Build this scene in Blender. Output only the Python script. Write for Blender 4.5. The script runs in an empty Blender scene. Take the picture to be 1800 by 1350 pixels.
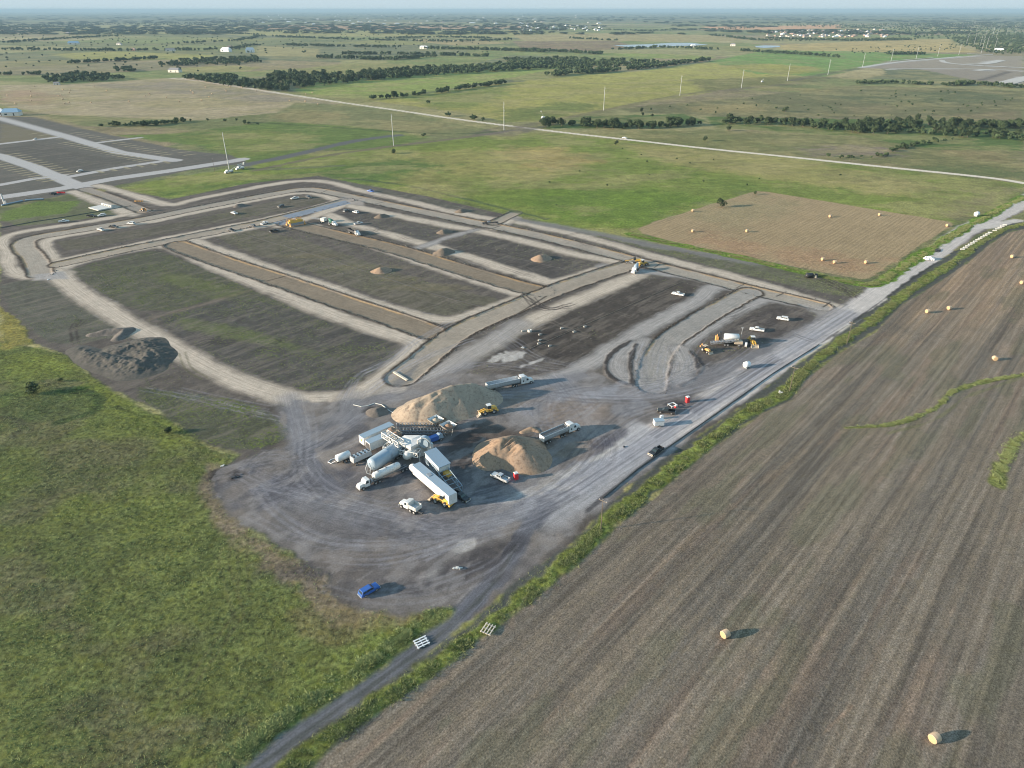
import bpy, math, random
import numpy as np
from math import radians, sin, cos, pi, atan2, hypot
# ---------------------------------------------------------------- camera, sky, sun, exposure
H = 120.0; PITCH = radians(28.35); F = 1220.0
SC = bpy.context.scene
cam_d = bpy.data.cameras.new('camera'); cam = bpy.data.objects.new('camera', cam_d)
SC.collection.objects.link(cam); SC.camera = cam
cam.location = (0, 0, H); cam.rotation_euler = (pi/2 - PITCH, 0, 0)
cam_d.sensor_width = 36.0; cam_d.lens = F/1800*36; cam_d.clip_start = 1; cam_d.clip_end = 200000
SUN_EL = radians(12.5); SUN_AZ = radians(258)      # azimuth clockwise from +Y: light comes from the left, a little behind
world = bpy.data.worlds.new('World'); SC.world = world; world.use_nodes = True
wn = world.node_tree.nodes; wl = world.node_tree.links
sky = wn.new('ShaderNodeTexSky'); sky.sky_type = 'NISHITA'; sky.sun_disc = False
sky.sun_elevation = SUN_EL; sky.sun_rotation = SUN_AZ
sky.altitude = 200; sky.air_density = 1.0; sky.dust_density = 0.3; sky.ozone_density = 1.6
tint = wn.new('ShaderNodeVectorMath'); tint.operation = 'MULTIPLY'; wl.new(sky.outputs[0], tint.inputs[0]); tint.inputs[1].default_value = (.86, .98, 1.16)
cap = wn.new('ShaderNodeVectorMath'); cap.operation = 'MINIMUM'; wl.new(tint.outputs[0], cap.inputs[0]); cap.inputs[1].default_value = (1.14, 1.40, 1.53)
wl.new(cap.outputs[0], wn['Background'].inputs[0]); wn['Background'].inputs[1].default_value = 0.15
sd = bpy.data.lights.new('sun', 'SUN'); sd.energy = 3.1; sd.angle = radians(1.0); sd.color = (1.0, 0.85, 0.68)
sun = bpy.data.objects.new('sun', sd); SC.collection.objects.link(sun)
sun.rotation_euler = (pi/2 - SUN_EL, 0, -SUN_AZ + pi)
sun.location = (-300, -60, 200)
SC.view_settings.view_transform = 'Standard'; SC.view_settings.look = 'None'
SC.view_settings.exposure = 1.77; SC.view_settings.gamma = 1.0
SC.render.engine = 'CYCLES'
SC.cycles.filter_width = 1.05; SC.cycles.volume_bounces = 0; SC.cycles.max_bounces = 5; SC.cycles.diffuse_bounces = 2
SC.cycles.transparent_max_bounces = 6

RNG = random.Random(7); NR = np.random.RandomState(7)
def P(x, y, h=0.0):
    """pixel of the 1800x1350 survey frame -> point on the ground plane (metres)"""
    dx = (x-900)/F; dy = (675-y)/F
    c, s = cos(PITCH), sin(PITCH)
    down = s - dy*c; fwd = c + dy*s
    t = (H-h)/max(down, 1e-4)
    return (t*dx, t*fwd)
def PP(pts): return [P(*p) for p in pts]
def lin(c): c /= 255.0; return c/12.92 if c <= .04045 else ((c+.055)/1.055)**2.4
GAIN = (0.84, 0.80, 0.80)
def C(r, g, b, k=1.0):
    return (min(.85, lin(r)*GAIN[0]*k), min(.85, lin(g)*GAIN[1]*k), min(.85, lin(b)*GAIN[2]*k))

# ---------------------------------------------------------------- terrain grid
def axis(start, stop, f):
    out = [start]
    while out[-1] < stop: out.append(out[-1] + f(out[-1]))
    return out
def fx(a):
    if a < 170: return .5
    if a < 460: return .5 + .6*(a-170)/290
    return 1.1 + (a-460)*.014
def fy(y):
    if y < 60: return 1.0
    if y < 300: return .5
    if y < 460: return .5 + .4*(y-300)/160
    if y < 700: return .9 + 1.0*(y-460)/240
    return 1.9 + (y-700)*.016
xr = [a+20 for a in axis(0, 45000, fx)]; xl = [20-a for a in axis(0, 45000, fx)][1:]
XS = np.array(sorted(xl+xr)); YS = np.array([-6000, -3000, -1500, -800, -400, -200, -100, -50, -20, 0, 15, 25, 35, 45] + axis(52, 60000, fy))
NX, NY = len(XS), len(YS)
GX, GY = np.meshgrid(XS, YS)           # shape NY,NX
SPC = np.maximum(np.gradient(XS)[None, :], np.gradient(YS)[:, None]*.5)
print('grid', NX, NY, NX*NY)
TAB = NR.rand(256, 256).astype(np.float64)
def vn(x, y, s=0):
    xi = np.floor(x); yi = np.floor(y); fx_ = x-xi; fy_ = y-yi
    a = (xi.astype(np.int64) + s*37) & 255; b = (yi.astype(np.int64) + s*91) & 255
    a1 = (a+1) & 255; b1 = (b+1) & 255
    u = fx_*fx_*(3-2*fx_); v = fy_*fy_*(3-2*fy_)
    return (TAB[b, a]*(1-u)+TAB[b, a1]*u)*(1-v) + (TAB[b1, a]*(1-u)+TAB[b1, a1]*u)*v
def fbm(x, y, size, octs=4, s=0, rough=.55):
    t = 0; w = 1; n = 0
    for k in range(octs):
        t = t + w*vn(x/size*2**k + 17.3*k, y/size*2**k + 5.1*k, s+k); n += w; w *= rough
    return t/n
def sm(a, b, x):
    t = np.clip((x-a)/(b-a), 0, 1); return t*t*(3-2*t)
RA = radians(0)
# row direction: along the farm road
p0 = P(1300, 690); p1 = P(700, 1172); RA = atan2(p0[1]-p1[1], p0[0]-p1[0])
def rot(x, y, a): return x*cos(a)+y*sin(a), -x*sin(a)+y*cos(a)
RIMF = np.zeros((NY, NX), np.float32); COL = np.zeros((NY, NX, 3)); TEX = np.zeros((NY, NX, 4)); SUV = np.zeros((NY, NX, 3)); Z = np.zeros((NY, NX)); KIND = np.zeros((NY, NX), np.int8)
# noise fields used everywhere
N_A = fbm(GX, GY, 60, 5, 1); N_B = fbm(GX, GY, 14, 4, 9); N_C = fbm(GX, GY, 4, 3, 21)
rx, ry = rot(GX, GY, RA); N_R = fbm(rx*.06, ry, 3.2, 4, 31)      # streaks along the farm road
N_S = fbm(GX*.25, GY, 30, 4, 41)
N_L = fbm(GX, GY, 420, 4, 55)
def bbox(pts, m):
    xs = [p[0] for p in pts]; ys = [p[1] for p in pts]
    i0 = np.searchsorted(XS, min(xs)-m); i1 = np.searchsorted(XS, max(xs)+m)+1
    j0 = np.searchsorted(YS, min(ys)-m); j1 = np.searchsorted(YS, max(ys)+m)+1
    return slice(max(0, j0), min(NY, j1)), slice(max(0, i0), min(NX, i1))
def seg_d(X, Y, a, b):
    ax, ay = a; dx, dy = b[0]-ax, b[1]-ay; L2 = dx*dx+dy*dy+1e-9
    t = np.clip(((X-ax)*dx+(Y-ay)*dy)/L2, 0, 1)
    ex, ey = X-(ax+t*dx), Y-(ay+t*dy)
    return np.sqrt(ex*ex+ey*ey), t, (dx*(Y-ay)-dy*(X-ax))/math.sqrt(L2)
def sd_poly(pts, m=30):
    """signed distance, negative inside; returns slice and array"""
    S = bbox(pts, m); X = GX[S]; Y = GY[S]
    d = np.full(X.shape, 1e9); ins = np.zeros(X.shape, bool)
    for a, b in zip(pts, pts[1:]+pts[:1]):
        dd, _, _ = seg_d(X, Y, a, b); d = np.minimum(d, dd)
        c = ((a[1] > Y) != (b[1] > Y)) & (X < (b[0]-a[0])*(Y-a[1])/(b[1]-a[1]+1e-12)+a[0])
        ins ^= c
    return S, np.where(ins, -d, d)
def sd_line(pts, m=30):
    S = bbox(pts, m); X = GX[S]; Y = GY[S]
    d = np.full(X.shape, 1e9); al = np.zeros(X.shape); la = np.zeros(X.shape); acc = 0
    for a, b in zip(pts, pts[1:]):
        dd, t, l = seg_d(X, Y, a, b); L = hypot(b[0]-a[0], b[1]-a[1])
        k = dd < d; d = np.where(k, dd, d); al = np.where(k, acc+t*L, al); la = np.where(k, l, la); acc += L
    return S, d, al, la
def smooth(pts, n=3):
    for _ in range(n):
        q = [pts[0]]
        for a, b in zip(pts, pts[1:]):
            q += [(a[0]*.75+b[0]*.25, a[1]*.75+b[1]*.25), (a[0]*.25+b[0]*.75, a[1]*.25+b[1]*.75)]
        pts = q+[pts[-1]]
    return pts
def paint(S, m, col, tex=None, kind=None):
    m3 = m[..., None]; c = np.asarray(col)
    COL[S] = COL[S]*(1-m3) + c*m3
    if tex is not None: TEX[S] = TEX[S]*(1-m3) + np.array(tex)*m3
    if kind is not None: KIND[S] = np.where(m > .5, kind, KIND[S])
def edge(S, d, w, namp):
    w = np.maximum(w, SPC[S]*.8)
    return 1 - sm(-.5, .5, (d + namp*((N_B[S]-.5)*3 + (N_C[S]-.5)*2))/w)
def poly(px, col, w=1.5, namp=1.0, tex=None, kind=None, sml=0, var=0.0, k=1.0):
    pts = PP(px)
    if sml: pts = smooth(pts+[pts[0]], sml)[:-1]
    S, d = sd_poly(pts, 20+4*namp)
    m = edge(S, d, w, namp)*k
    c = np.asarray(col)*(1 + var*(N_A[S]-.5)[..., None]*2 + var*(N_B[S]-.5)[..., None])
    paint(S, m, c, tex, kind); return S, d, m
def line(px, wid, col, w=1.0, namp=.5, tex=None, kind=None, k=1.0, sml=2, z=0.0, streak=0.0):
    pts = PP(px)
    if sml: pts = smooth(pts, sml)
    S, d, al, la = sd_line(pts, wid+12)
    m = edge(S, d-wid/2, w, namp)*k
    if streak:
        g = m > .02
        SUV[S] = np.where(g[..., None], np.stack([la, al, 0*al], -1), SUV[S])
    paint(S, m, col, tex, kind)
    if z: Z[S] += z*m
    return S, d, m, al, la
def blob(cx, cy, rx_, ry_, col, k=1.0, ang=0, namp=.5, tex=None):
    """soft patch, centre px, radii metres"""
    X0, Y0 = P(cx, cy); r = max(rx_, ry_)*1.8
    S = bbox([(X0-r, Y0-r), (X0+r, Y0+r)], 0)
    u, v = rot(GX[S]-X0, GY[S]-Y0, ang)
    d = np.sqrt((u/rx_)**2+(v/ry_)**2) + namp*((N_B[S]-.5)*2.2+(N_C[S]-.5)*1.2)
    m = (1-sm(.55, 1.15, d))*k
    paint(S, m, col, tex)
# tex = grass clumps, row streaks, road streaks, sparse weeds
G0, G1, G2, G3 = (1, 0, 0, 0), (.0, 1, 0, 0), (0, 0, 1, 0), (0, 0, 0, 1)
# ---- countryside base: patchwork
pal = [C(146,142,100), C(124,130,84), C(166,154,116), C(110,116,80), C(134,134,84), C(110,114,86), C(140,128,100), C(120,130,80)]
ux, uy = rot(GX, GY, radians(-22)); ux = ux + 130*(N_L-.5)*2; uy = uy + 120*(N_L-.5)
row = np.floor(uy/330).astype(np.int64); off = TAB[(row*7) & 255, 3]*900
cell = np.floor((ux+off)/ (430+260*TAB[(row*5) & 255, 9])).astype(np.int64)
hid = (TAB[(row*13+5) & 255, (cell*29+7) & 255]*len(pal)).astype(int) % len(pal)
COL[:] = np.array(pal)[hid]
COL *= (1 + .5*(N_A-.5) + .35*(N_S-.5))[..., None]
TEX[:] = (.8, 0, 0, 0)
yy = np.clip(GY, 0, 1e9)
far = sm(4800, 10000, yy)*np.clip(.1+1.3*fbm(GX, GY*1.0, 900, 3, 77), 0, 1)
COL = COL*(1-far[..., None]) + np.array(C(60,74,58))*far[..., None]
# ---- far fields (traced)
TAN = C(158,146,116); YG = C(134,140,84); GR = C(104,124,64); DG = C(84,102,58); OL = C(112,114,82)
def Fd(px, col, **k):
    soft = 'k' in k; poly(px, col, w=26 if soft else 8, namp=13 if soft else 4, tex=(.7,0,0,0), var=.16, **k)
Fd([(0,170),(0,150),(120,148),(300,137),(345,136),(440,154),(600,181),(560,192),(490,200),(440,204),(350,212),(230,214),(100,206),(60,196),(0,185)], C(168,154,124))
Fd([(0,172),(0,160),(60,158),(110,170),(90,185),(0,182)], C(165,138,112), k=.7)
Fd([(150,150),(300,143),(450,160),(590,182),(480,180),(300,165)], C(140,130,114), k=.7)
Fd([(60,200),(350,212),(560,190),(640,184),(880,232),(820,246),(600,262),(450,250),(300,225),(150,222)], C(118,122,80))
Fd([(520,180),(640,186),(900,240),(780,250),(600,232),(450,215)], C(122,124,84))
Fd([(515,192),(600,200),(610,208),(540,222),(470,205)], C(158,142,100), k=.6)
Fd([(690,205),(800,225),(760,235),(680,228)], C(148,138,96), k=.5)
Fd([(300,235),(480,214),(620,222),(760,240),(680,262),(600,262),(540,265),(450,285),(435,292),(395,270),(350,258),(205,238)], C(104,122,62))
Fd([(330,238),(460,228),(560,240),(520,262),(430,275)], C(132,136,72), k=.5)
Fd([(515,160),(560,143),(700,132),(900,118),(1000,116),(880,140),(790,156),(730,165),(655,175),(560,168)], C(138,150,80))
Fd([(655,178),(760,164),(870,148),(1010,134),(1130,124),(1245,109),(1390,106),(1500,108),(1470,128),(1390,148),(1300,154),(1210,168),(1130,182),(1000,208),(940,214),(890,214),(800,196)], C(158,154,86))
Fd([(700,168),(880,148),(900,165),(830,190),(760,190)], C(112,126,66), k=.7)
Fd([(1210,140),(1400,134),(1480,136),(1400,150),(1240,160)], C(104,102,70), k=.7)
Fd([(880,196),(1010,178),(1060,186),(960,212),(890,214)], C(96,112,60), k=.7)
Fd([(1245,108),(1350,88),(1560,92),(1720,96),(1560,110),(1450,135),(1330,130)], C(112,140,72))
Fd([(1350,112),(1440,118),(1440,126),(1380,132),(1250,116)], C(160,150,80), k=.8)
Fd([(1020,92),(1200,96),(1260,100),(1240,106),(1100,100)], C(128,140,78))
Fd([(900,97),(1020,100),(1020,110),(930,114),(830,112)], C(104,112,84))
Fd([(90,95),(200,90),(380,97),(370,103),(250,106),(130,104)], C(148,146,84))
Fd([(270,122),(400,115),(460,118),(440,124),(330,128)], C(150,144,92))
Fd([(0,108),(110,106),(180,112),(110,118),(0,120)], C(128,124,86))
Fd([(0,118),(300,108),(310,122),(120,132),(0,133)], C(132,124,96))
Fd([(450,52),(900,53),(1100,60),(1000,65),(700,64),(420,62)], C(150,146,92))
Fd([(450,44),(620,45),(930,46),(940,51),(600,53),(450,52)], C(176,142,112))
Fd([(40,48),(200,44),(450,47),(450,54),(300,60),(120,56)], C(150,146,98))
Fd([(1235,47),(1340,46),(1478,43),(1480,50),(1360,52),(1235,52)], C(206,156,118))
Fd([(900,62),(1080,58),(1260,62),(1310,70),(1240,74),(1100,72),(940,80)], C(160,146,104))
Fd([(900,72),(1080,72),(1120,82),(1040,90),(920,88)], C(130,112,90))
Fd([(1520,72),(1670,68),(1680,78),(1720,92),(1600,92),(1380,88),(1350,80)], C(176,156,104))
Fd([(720,68),(860,72),(900,76),(800,80),(740,74)], C(160,144,104))
Fd([(600,105),(680,106),(680,111),(600,112)], C(150,146,100))
Fd([(450,80),(560,86),(560,100),(450,98)], C(150,142,100))
Fd([(1090,190),(1300,172),(1500,150),(1800,160),(1800,215),(1650,212),(1450,205),(1260,205),(1110,198)], C(116,114,80))
Fd([(1200,185),(1330,182),(1340,196),(1220,200)], C(158,142,96), k=.6)
Fd([(1330,150),(1470,158),(1420,162),(1330,158)], C(150,138,92), k=.7)
Fd([(1480,188),(1560,186),(1580,196),(1500,200)], C(142,130,96), k=.6)
Fd([(1450,165),(1700,160),(1800,172),(1700,182),(1500,180)], C(96,106,74), k=.6)
Fd([(1640,205),(1800,195),(1800,210),(1700,212)], C(140,124,96), k=.6)
# middle meadow
Fd([(900,232),(1100,236),(1400,276),(1650,305),(1800,322),(1800,345),(1700,392),(1672,398),(1500,372),(1350,340),(1330,338),(1130,402),(1120,420),(1000,400),(900,378),(760,345),(640,325),(560,310),(440,320),(330,345),(300,350),(205,330),(300,312),(430,292),(560,268),(700,258),(860,238)], C(124,136,66))
Fd([(640,280),(820,262),(960,275),(1010,300),(880,330),(760,325)], C(158,150,92), k=.8)
Fd([(860,262),(980,258),(1060,285),(960,298)], C(176,154,100), k=.8)
Fd([(660,300),(800,300),(900,330),(820,345),(700,330)], C(152,146,90), k=.7)
Fd([(1080,250),(1300,262),(1460,290),(1640,330),(1560,345),(1380,320),(1180,290)], C(160,150,96), k=.75)
Fd([(1000,330),(1150,330),(1250,350),(1130,395),(1030,390),(900,360)], C(104,130,50), k=.7)
Fd([(760,300),(900,318),(1050,330),(1120,360),(960,370),(800,345)], C(110,132,54), k=.5)
Fd([(1120,290),(1200,300),(1300,320),(1380,345),(1330,340),(1230,318)], C(92,112,52), k=.6)
Fd([(1100,236),(1250,240),(1370,250),(1320,262),(1200,252),(1090,246)], C(166,150,98), k=.8)
Fd([(930,232),(1250,228),(1500,240),(1800,250),(1800,320),(1500,285),(1250,262),(1060,240)], C(118,120,76), k=.85)
Fd([(1400,262),(1500,255),(1580,262),(1560,275),(1440,274)], C(140,124,112), k=.8)
Fd([(1660,262),(1760,268),(1770,284),(1690,280)], C(156,138,100), k=.6)
Fd([(1580,290),(1800,300),(1800,318),(1640,306)], C(92,106,66), k=.6)
Fd([(300,340),(440,316),(600,292),(700,280),(800,290),(640,322),(440,322)], C(92,116,56), k=.9)
Fd([(1640,385),(1700,350),(1760,330),(1800,334),(1770,352),(1690,395)], C(120,112,90), k=.7)
# creek corridor grass
Fd([(1240,205),(1400,208),(1800,215),(1800,265),(1640,262),(1500,240),(1260,225)], C(92,112,58))
Fd([(940,226),(1000,205),(1200,200),(1240,212),(1200,224),(1050,226)], C(84,106,56))
# hay field (mown)
poly([(1122,402),(1150,390),(1240,362),(1330,336),(1350,337),(1500,362),(1672,390),(1674,397),(1600,442),(1530,490),(1515,492),(1350,460),(1200,430),(1130,410)], C(166,146,112), w=1.5, namp=.8, tex=(.25,.8,0,0), var=.1, kind=3)
Fd([(1180,380),(1330,345),(1430,360),(1300,400)], C(150,142,108), k=.5)
Fd([(1200,425),(1350,455),(1520,490),(1560,460),(1400,440),(1250,415)], C(172,138,108), k=.6)
# left foreground meadow
LG = [(0,600),(60,610),(120,625),(150,655),(200,690),(300,740),(370,790),(420,800),(390,840),(400,890),(450,940),(520,975),(560,1020),(620,1060),(700,1080),(800,1050),(806,1070),(760,1118),(600,1228),(400,1375),(150,1600),(-700,1600),(-700,700)]
poly(LG, C(108,116,66), w=2.0, namp=1.6, tex=(1,0,0,0), var=.28, kind=2)
S = bbox(PP([(-400,600),(0,1350),(820,1060),(420,600)]), 5)
m = (KIND[S] == 2)*sm(.50, .66, N_S[S]*.5+N_B[S]*.5); paint(S, m*.40, C(118,126,58))
m = (KIND[S] == 2)*sm(.50, .64, fbm(GX[S], GY[S]*1.3, 26, 4, 63)); paint(S, m*.65, C(104,100,76))
m = (KIND[S] == 2)*sm(.52, .60, fbm(rx[S]*.25, ry[S], 7, 3, 67)); paint(S, m*.4, C(82,92,56))
# near grass edges brighter
poly([(60,615),(150,640),(200,690),(300,740),(380,790),(410,800),(330,800),(230,745),(140,690),(0,665),(0,625)], C(118,128,56), w=14, namp=6, k=.6)
poly([(0,540),(40,560),(75,590),(60,605),(0,615)], C(140,132,72), w=4, namp=2, tex=(.8,0,0,0), kind=2)
poly([(700,1090),(800,1052),(806,1070),(740,1130),(560,1256),(470,1322),(430,1350),(300,1350),(480,1250),(640,1150)], C(108,122,56), w=14, namp=6, k=.6)
poly([(0,690),(60,680),(160,690),(180,720),(140,735),(60,740),(0,735)], C(72,92,50), w=4, namp=2, k=.5)
line([(0,696),(60,690),(120,686),(165,690),(182,712),(150,732),(100,742)], 2.5, C(58,74,42), w=1.5, namp=1.2, k=.8)
line([(205,715),(240,728),(270,742),(300,758)], 1.6, C(62,72,46), w=1, namp=1, k=.6)
line([(0,735),(30,735),(40,750),(22,768)], 2.5, C(74,76,58), w=1, namp=1, k=.7)
poly([(60,670),(110,660),(150,672),(120,684),(70,684)], C(104,98,80), w=3, namp=2, k=.6)
# brown dead-grass fringe by the yard
poly([(365,815),(390,850),(395,880),(440,930),(520,985),(590,1010),(600,1050),(640,1070),(700,1080),(640,1092),(560,1072),(540,1030),(470,990),(430,960),(395,925),(370,880)], C(132,118,98), w=4, namp=3, tex=(.7,0,0,0), k=.9)
poly([(520,1075),(640,1085),(760,1062),(800,1050),(760,1075),(640,1110),(600,1130),(540,1110)], C(126,116,82), w=3, namp=3, k=.55)
# ---- construction site soil
SITE = [(0,395),(0,372),(120,352),(205,332),(300,350),(440,322),(560,309),(640,325),(760,347),(900,380),(1000,402),(1120,424),(1250,446),(1400,472),(1500,492),(1540,505),(1640,445),(1700,405),(1760,375),(1800,350),(1800,372),(1740,400),(1660,450),(1600,490),(1540,540),(1500,562),(1400,640),(1300,715),(1180,802),(1110,852),(1000,960),(900,1030),(830,1090),(800,1110),(806,1068),(700,1075),(600,1060),(570,1000),(470,950),(400,890),(385,830),(420,800),(370,785),(300,735),(200,685),(150,650),(110,620),(60,605),(30,560),(0,535)]
SOIL = C(92,86,80)
poly(SITE, SOIL, w=1.5, namp=1.2, tex=(.15,0,0,.25), var=.14, kind=1)
# lots, each slightly different soil and weed cover
def lot(px, col, weeds, g=.2): poly(px, col, w=2, namp=1.2, tex=(g,0,0,weeds), var=.22, sml=1)
lot([(120,475),(180,458),(260,440),(290,442),(400,490),(480,525),(560,560),(400,520),(270,555),(180,520)], C(84,84,72), .9)
lot([(270,560),(430,520),(560,560),(660,590),(710,610),(690,640),(620,680),(570,695),(520,690),(450,670),(350,615)], C(80,78,74), .75)
lot([(100,425),(200,410),(300,395),(400,372),(520,345),(560,345),(580,355),(520,365),(400,388),(250,418),(120,445)], C(92,88,76), .45)
lot([(380,415),(440,402),(480,410),(560,430),(700,480),(800,510),(900,530),(840,550),(790,558),(700,535),(550,480),(400,430)], C(98,94,80), .4)
lot([(560,378),(600,362),(680,385),(790,410),(730,430),(650,408)], C(84,80,76), .2)
lot([(760,435),(840,412),(900,425),(1030,462),(1000,485),(960,492),(860,460)], C(82,78,74), .3)
lot([(880,595),(960,545),(1120,490),(1180,488),(1240,510),(1220,530),(1120,590),(1050,640),(1000,650),(940,630)], C(78,72,66), .2)
lot([(1250,590),(1340,545),(1380,540),(1430,548),(1400,580),(1340,600),(1290,610)], C(86,80,76), .05)
lot([(900,395),(930,385),(1100,425),(1300,460),(1500,495),(1530,515),(1490,525),(1380,500),(1200,455),(1050,415)], C(96,96,78), .8)
lot([(560,312),(640,325),(850,370),(860,380),(820,378),(700,352),(600,325)], C(92,90,80), .15)
lot([(0,500),(60,490),(110,500),(200,560),(250,600),(200,590),(120,610),(60,590),(20,545)], C(90,90,80), .6)
lot([(240,680),(330,690),(430,700),(500,745),(505,775),(440,795),(370,788),(300,738),(240,700)], C(84,86,70), 1.0, .35)
line([(262,562),(300,550),(360,535),(420,515),(455,507)], 2.6, C(112,102,90), w=1.5, namp=.6, k=.75)
lot([(540,720),(595,712),(585,740),(560,752)], C(84,88,64), .8)
lot([(0,345),(60,335),(190,350),(230,372),(120,390),(0,400)], C(96,100,74), .8)
poly([(0,375),(60,355),(150,352),(110,375),(0,388)], C(104,124,58), w=4, namp=3, tex=(.8,0,0,0), k=.85, kind=2)
blob(430,590,40,6,C(104,114,66),.5,radians(-25)); blob(350,500,30,8,C(104,112,64),.5,radians(-30)); blob(330,600,30,5,C(72,66,66),.4)
for (x,y,a,b) in [(900,610,14,9),(960,590,12,7),(1000,625,10,6),(850,540,10,3),(1190,600,6,5)]: blob(x,y,a,b,C(62,57,54),.6)
for (x,y,a,b) in [(640,470,30,6),(760,505,25,5),(540,450,18,5),(700,490,20,4)]: blob(x,y,a,b,C(120,112,86),.45)
# ---- left neighbourhood: lots, concrete streets
poly([(-200,225),(0,205),(60,205),(140,225),(230,245),(310,262),(380,270),(400,272),(440,285),(330,300),(210,325),(130,340),(0,362),(-200,390)], C(94,92,85), w=3, namp=1.5, tex=(.2,0,0,.3), var=.16, kind=1)
poly([(0,262),(60,250),(110,262),(180,276),(240,282),(150,300),(100,308),(0,275)], C(86,84,78), w=5, namp=3, tex=(.3,0,0,.5), k=.9)
poly([(0,215),(60,230),(100,240),(60,248),(0,252)], C(120,112,84), w=4, namp=3, k=.6)
CONC = C(178,176,172)
def conc(px, wid): return line(px, wid, CONC, w=.8, namp=.1, tex=(0,0,.25,0), kind=4, sml=0, streak=1)
conc([(-150,181),(0,208),(110,238),(210,268),(300,281),(308,282)], 13)
conc([(-160,200+45),(0,274),(60,294),(130,324),(150,330)], 13)
conc([(-200,380),(0,347),(110,331),(200,314),(300,300),(410,283),(425,280)], 14)
conc([(0,253),(60,246),(110,240)], 9); conc([(170,251),(245,242)], 8); conc([(120,311),(200,296),(300,281)], 9); conc([(0,325),(60,314),(110,308)], 9)
# driveway stubs (pale strips) beside the streets
def stubs(a, b, n, dx, dy, wid=3.0, c=(156,148,118)):
    for i in range(n):
        t = (i+.5)/n; x = a[0]+(b[0]-a[0])*t; y = a[1]+(b[1]-a[1])*t
        line([(x, y), (x+dx, y+dy)], wid, C(*c), w=.6, namp=.3, sml=0, k=.8)
stubs((120,233),(290,274),16,18,-2.0); stubs((60,232),(120,244),4,-12,2); stubs((120,248),(270,282),16,-20,3)
stubs((10,270),(120,308),12,20,-2.6); stubs((0,283),(100,318),12,-20,3); stubs((200,262),(330,285),0,20,-2)
stubs((160,302),(300,282),6,9,3); stubs((300,262),(330,275),3,18,-2)
# ---- haul tracks and street beds of the site
TRK = C(192,180,162); TRK2 = C(162,158,152); BED = C(160,150,134); BED2 = C(136,124,106)
def track(px, wid, col=TRK, k=.92):
    line(px, wid*1.12, np.array(col)*.62, w=3.0, namp=1.0, tex=(0,0,.8,0), kind=4, k=k, streak=1, z=.05)
    return line(px, wid*.72, col, w=3.2, namp=1.2, tex=(0,0,.9,0), kind=4, k=k, streak=1)
ROADS_LATER = []
def bed(px, wid, col=BED, pave=None):
    """recessed street bed with dug-up edges, painted dark for ditch shadow, and a warm spoil line"""
    pts = smooth(PP(px), 2)
    S, d, al, la = sd_line(pts, wid+10)
    e = d - wid/2 + (N_C[S]-.5)*1.2
    rim = sm(-.8, -.2, e)*(1-sm(.25, .9+1.4*N_B[S], e))
    RIMF[S] = np.maximum(RIMF[S], rim); paint(S, rim*.95, C(62,54,47)*np.ones(3)*(.6+.8*N_C[S])[..., None], tex=(.25,0,0,0))  # dark rim: dug soil plus the ditch shadow put into its colour
    Z[S] += rim*(.22*N_C[S]-.1)
    orange = sm(-1.9, -1.3, e)*(1-sm(-.9, -.4, e))*(la > 0)*sm(.42, .6, N_B[S])
    m = 1-sm(-1.2, -.3, e)
    g = m > .02
    SUV[S] = np.where(g[..., None], np.stack([la, al, 0*al], -1), SUV[S])
    paint(S, m, np.asarray(col)*(1+.25*(N_B[S]-.5))[..., None], tex=(0,0,.45,0), kind=4)
    paint(S, orange*.7, C(176,146,100))
    Z[S] = Z[S]*(1-m) - .2*m
# tracks first, beds cut through them
track([(1490,545),(1400,519),(1300,489),(1200,464),(1130,446),(1050,421),(950,399),(900,388),(858,384),(830,380),(760,364),(700,350),(620,332),(585,321),(550,317),(500,320),(400,339),(330,353),(312,360),(286,359),(238,344),(192,331),(172,326)], 9)
track([(128,337),(165,352),(205,367),(235,378)], 9)
track([(258,371),(150,391),(60,404),(20,411),(2,422),(4,432),(16,445),(14,462),(22,478),(45,486),(90,487),(115,480)], 8)
track([(92,482),(102,466),(92,452),(80,434),(80,422),(110,416),(200,401),(280,387),(380,366),(450,352),(520,339),(560,341),(592,352)], 7)
track([(104,458),(150,448),(250,427),(350,408),(450,388),(540,368),(592,354)], 7, TRK)
track([(100,480),(115,468),(160,455),(240,438),(300,429),(345,420),(400,409),(470,396),(520,388)], 8)
track([(95,478),(130,508),(180,540),(230,570),(300,610),(370,648),(440,680),(510,700),(560,703),(620,697),(690,688),(740,672),(800,640),(870,600),(920,570),(1000,535),(1080,502),(1130,480)], 10.5, TRK)
track([(285,432),(310,436),(350,455),(420,485),(500,520),(580,552),(650,575),(715,593),(740,606),(720,628),(690,650),(650,680),(612,700)], 10, TRK)
track([(330,420),(360,430),(430,455),(500,480),(600,513),(680,540),(730,556),(770,563),(810,560),(860,543),(920,522)], 8.5)
track([(545,396),(620,420),(700,447),(800,480),(870,504),(925,519)], 8.5)
track([(560,370),(600,388),(640,401),(700,416),(760,433),(850,460),(930,486),(968,498),(1000,491),(1050,475),(1090,460)], 9)
track([(590,358),(640,366),(700,380),(760,392),(830,404),(870,412),(950,431),(1020,450),(1090,461)], 9)
track([(490,398),(540,385),(600,362)], 8)
track([(735,436),(790,416),(835,404)], 6, TRK2)
track([(1060,468),(1130,478),(1200,483),(1260,497),(1300,505),(1250,503),(1235,525),(1180,552),(1120,585),(1080,610),(1045,635),(1000,660),(940,672),(860,680)], 9, TRK2)
track([(1460,545),(1400,533),(1350,524),(1320,535),(1270,558),(1220,590),(1195,612),(1185,640),(1165,670),(1130,688)], 8, TRK2)
track([(910,570),(870,598),(830,622),(790,645),(740,672)], 12, TRK2, .6)
track([(870,402),(905,383)], 9, TRK)
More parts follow.
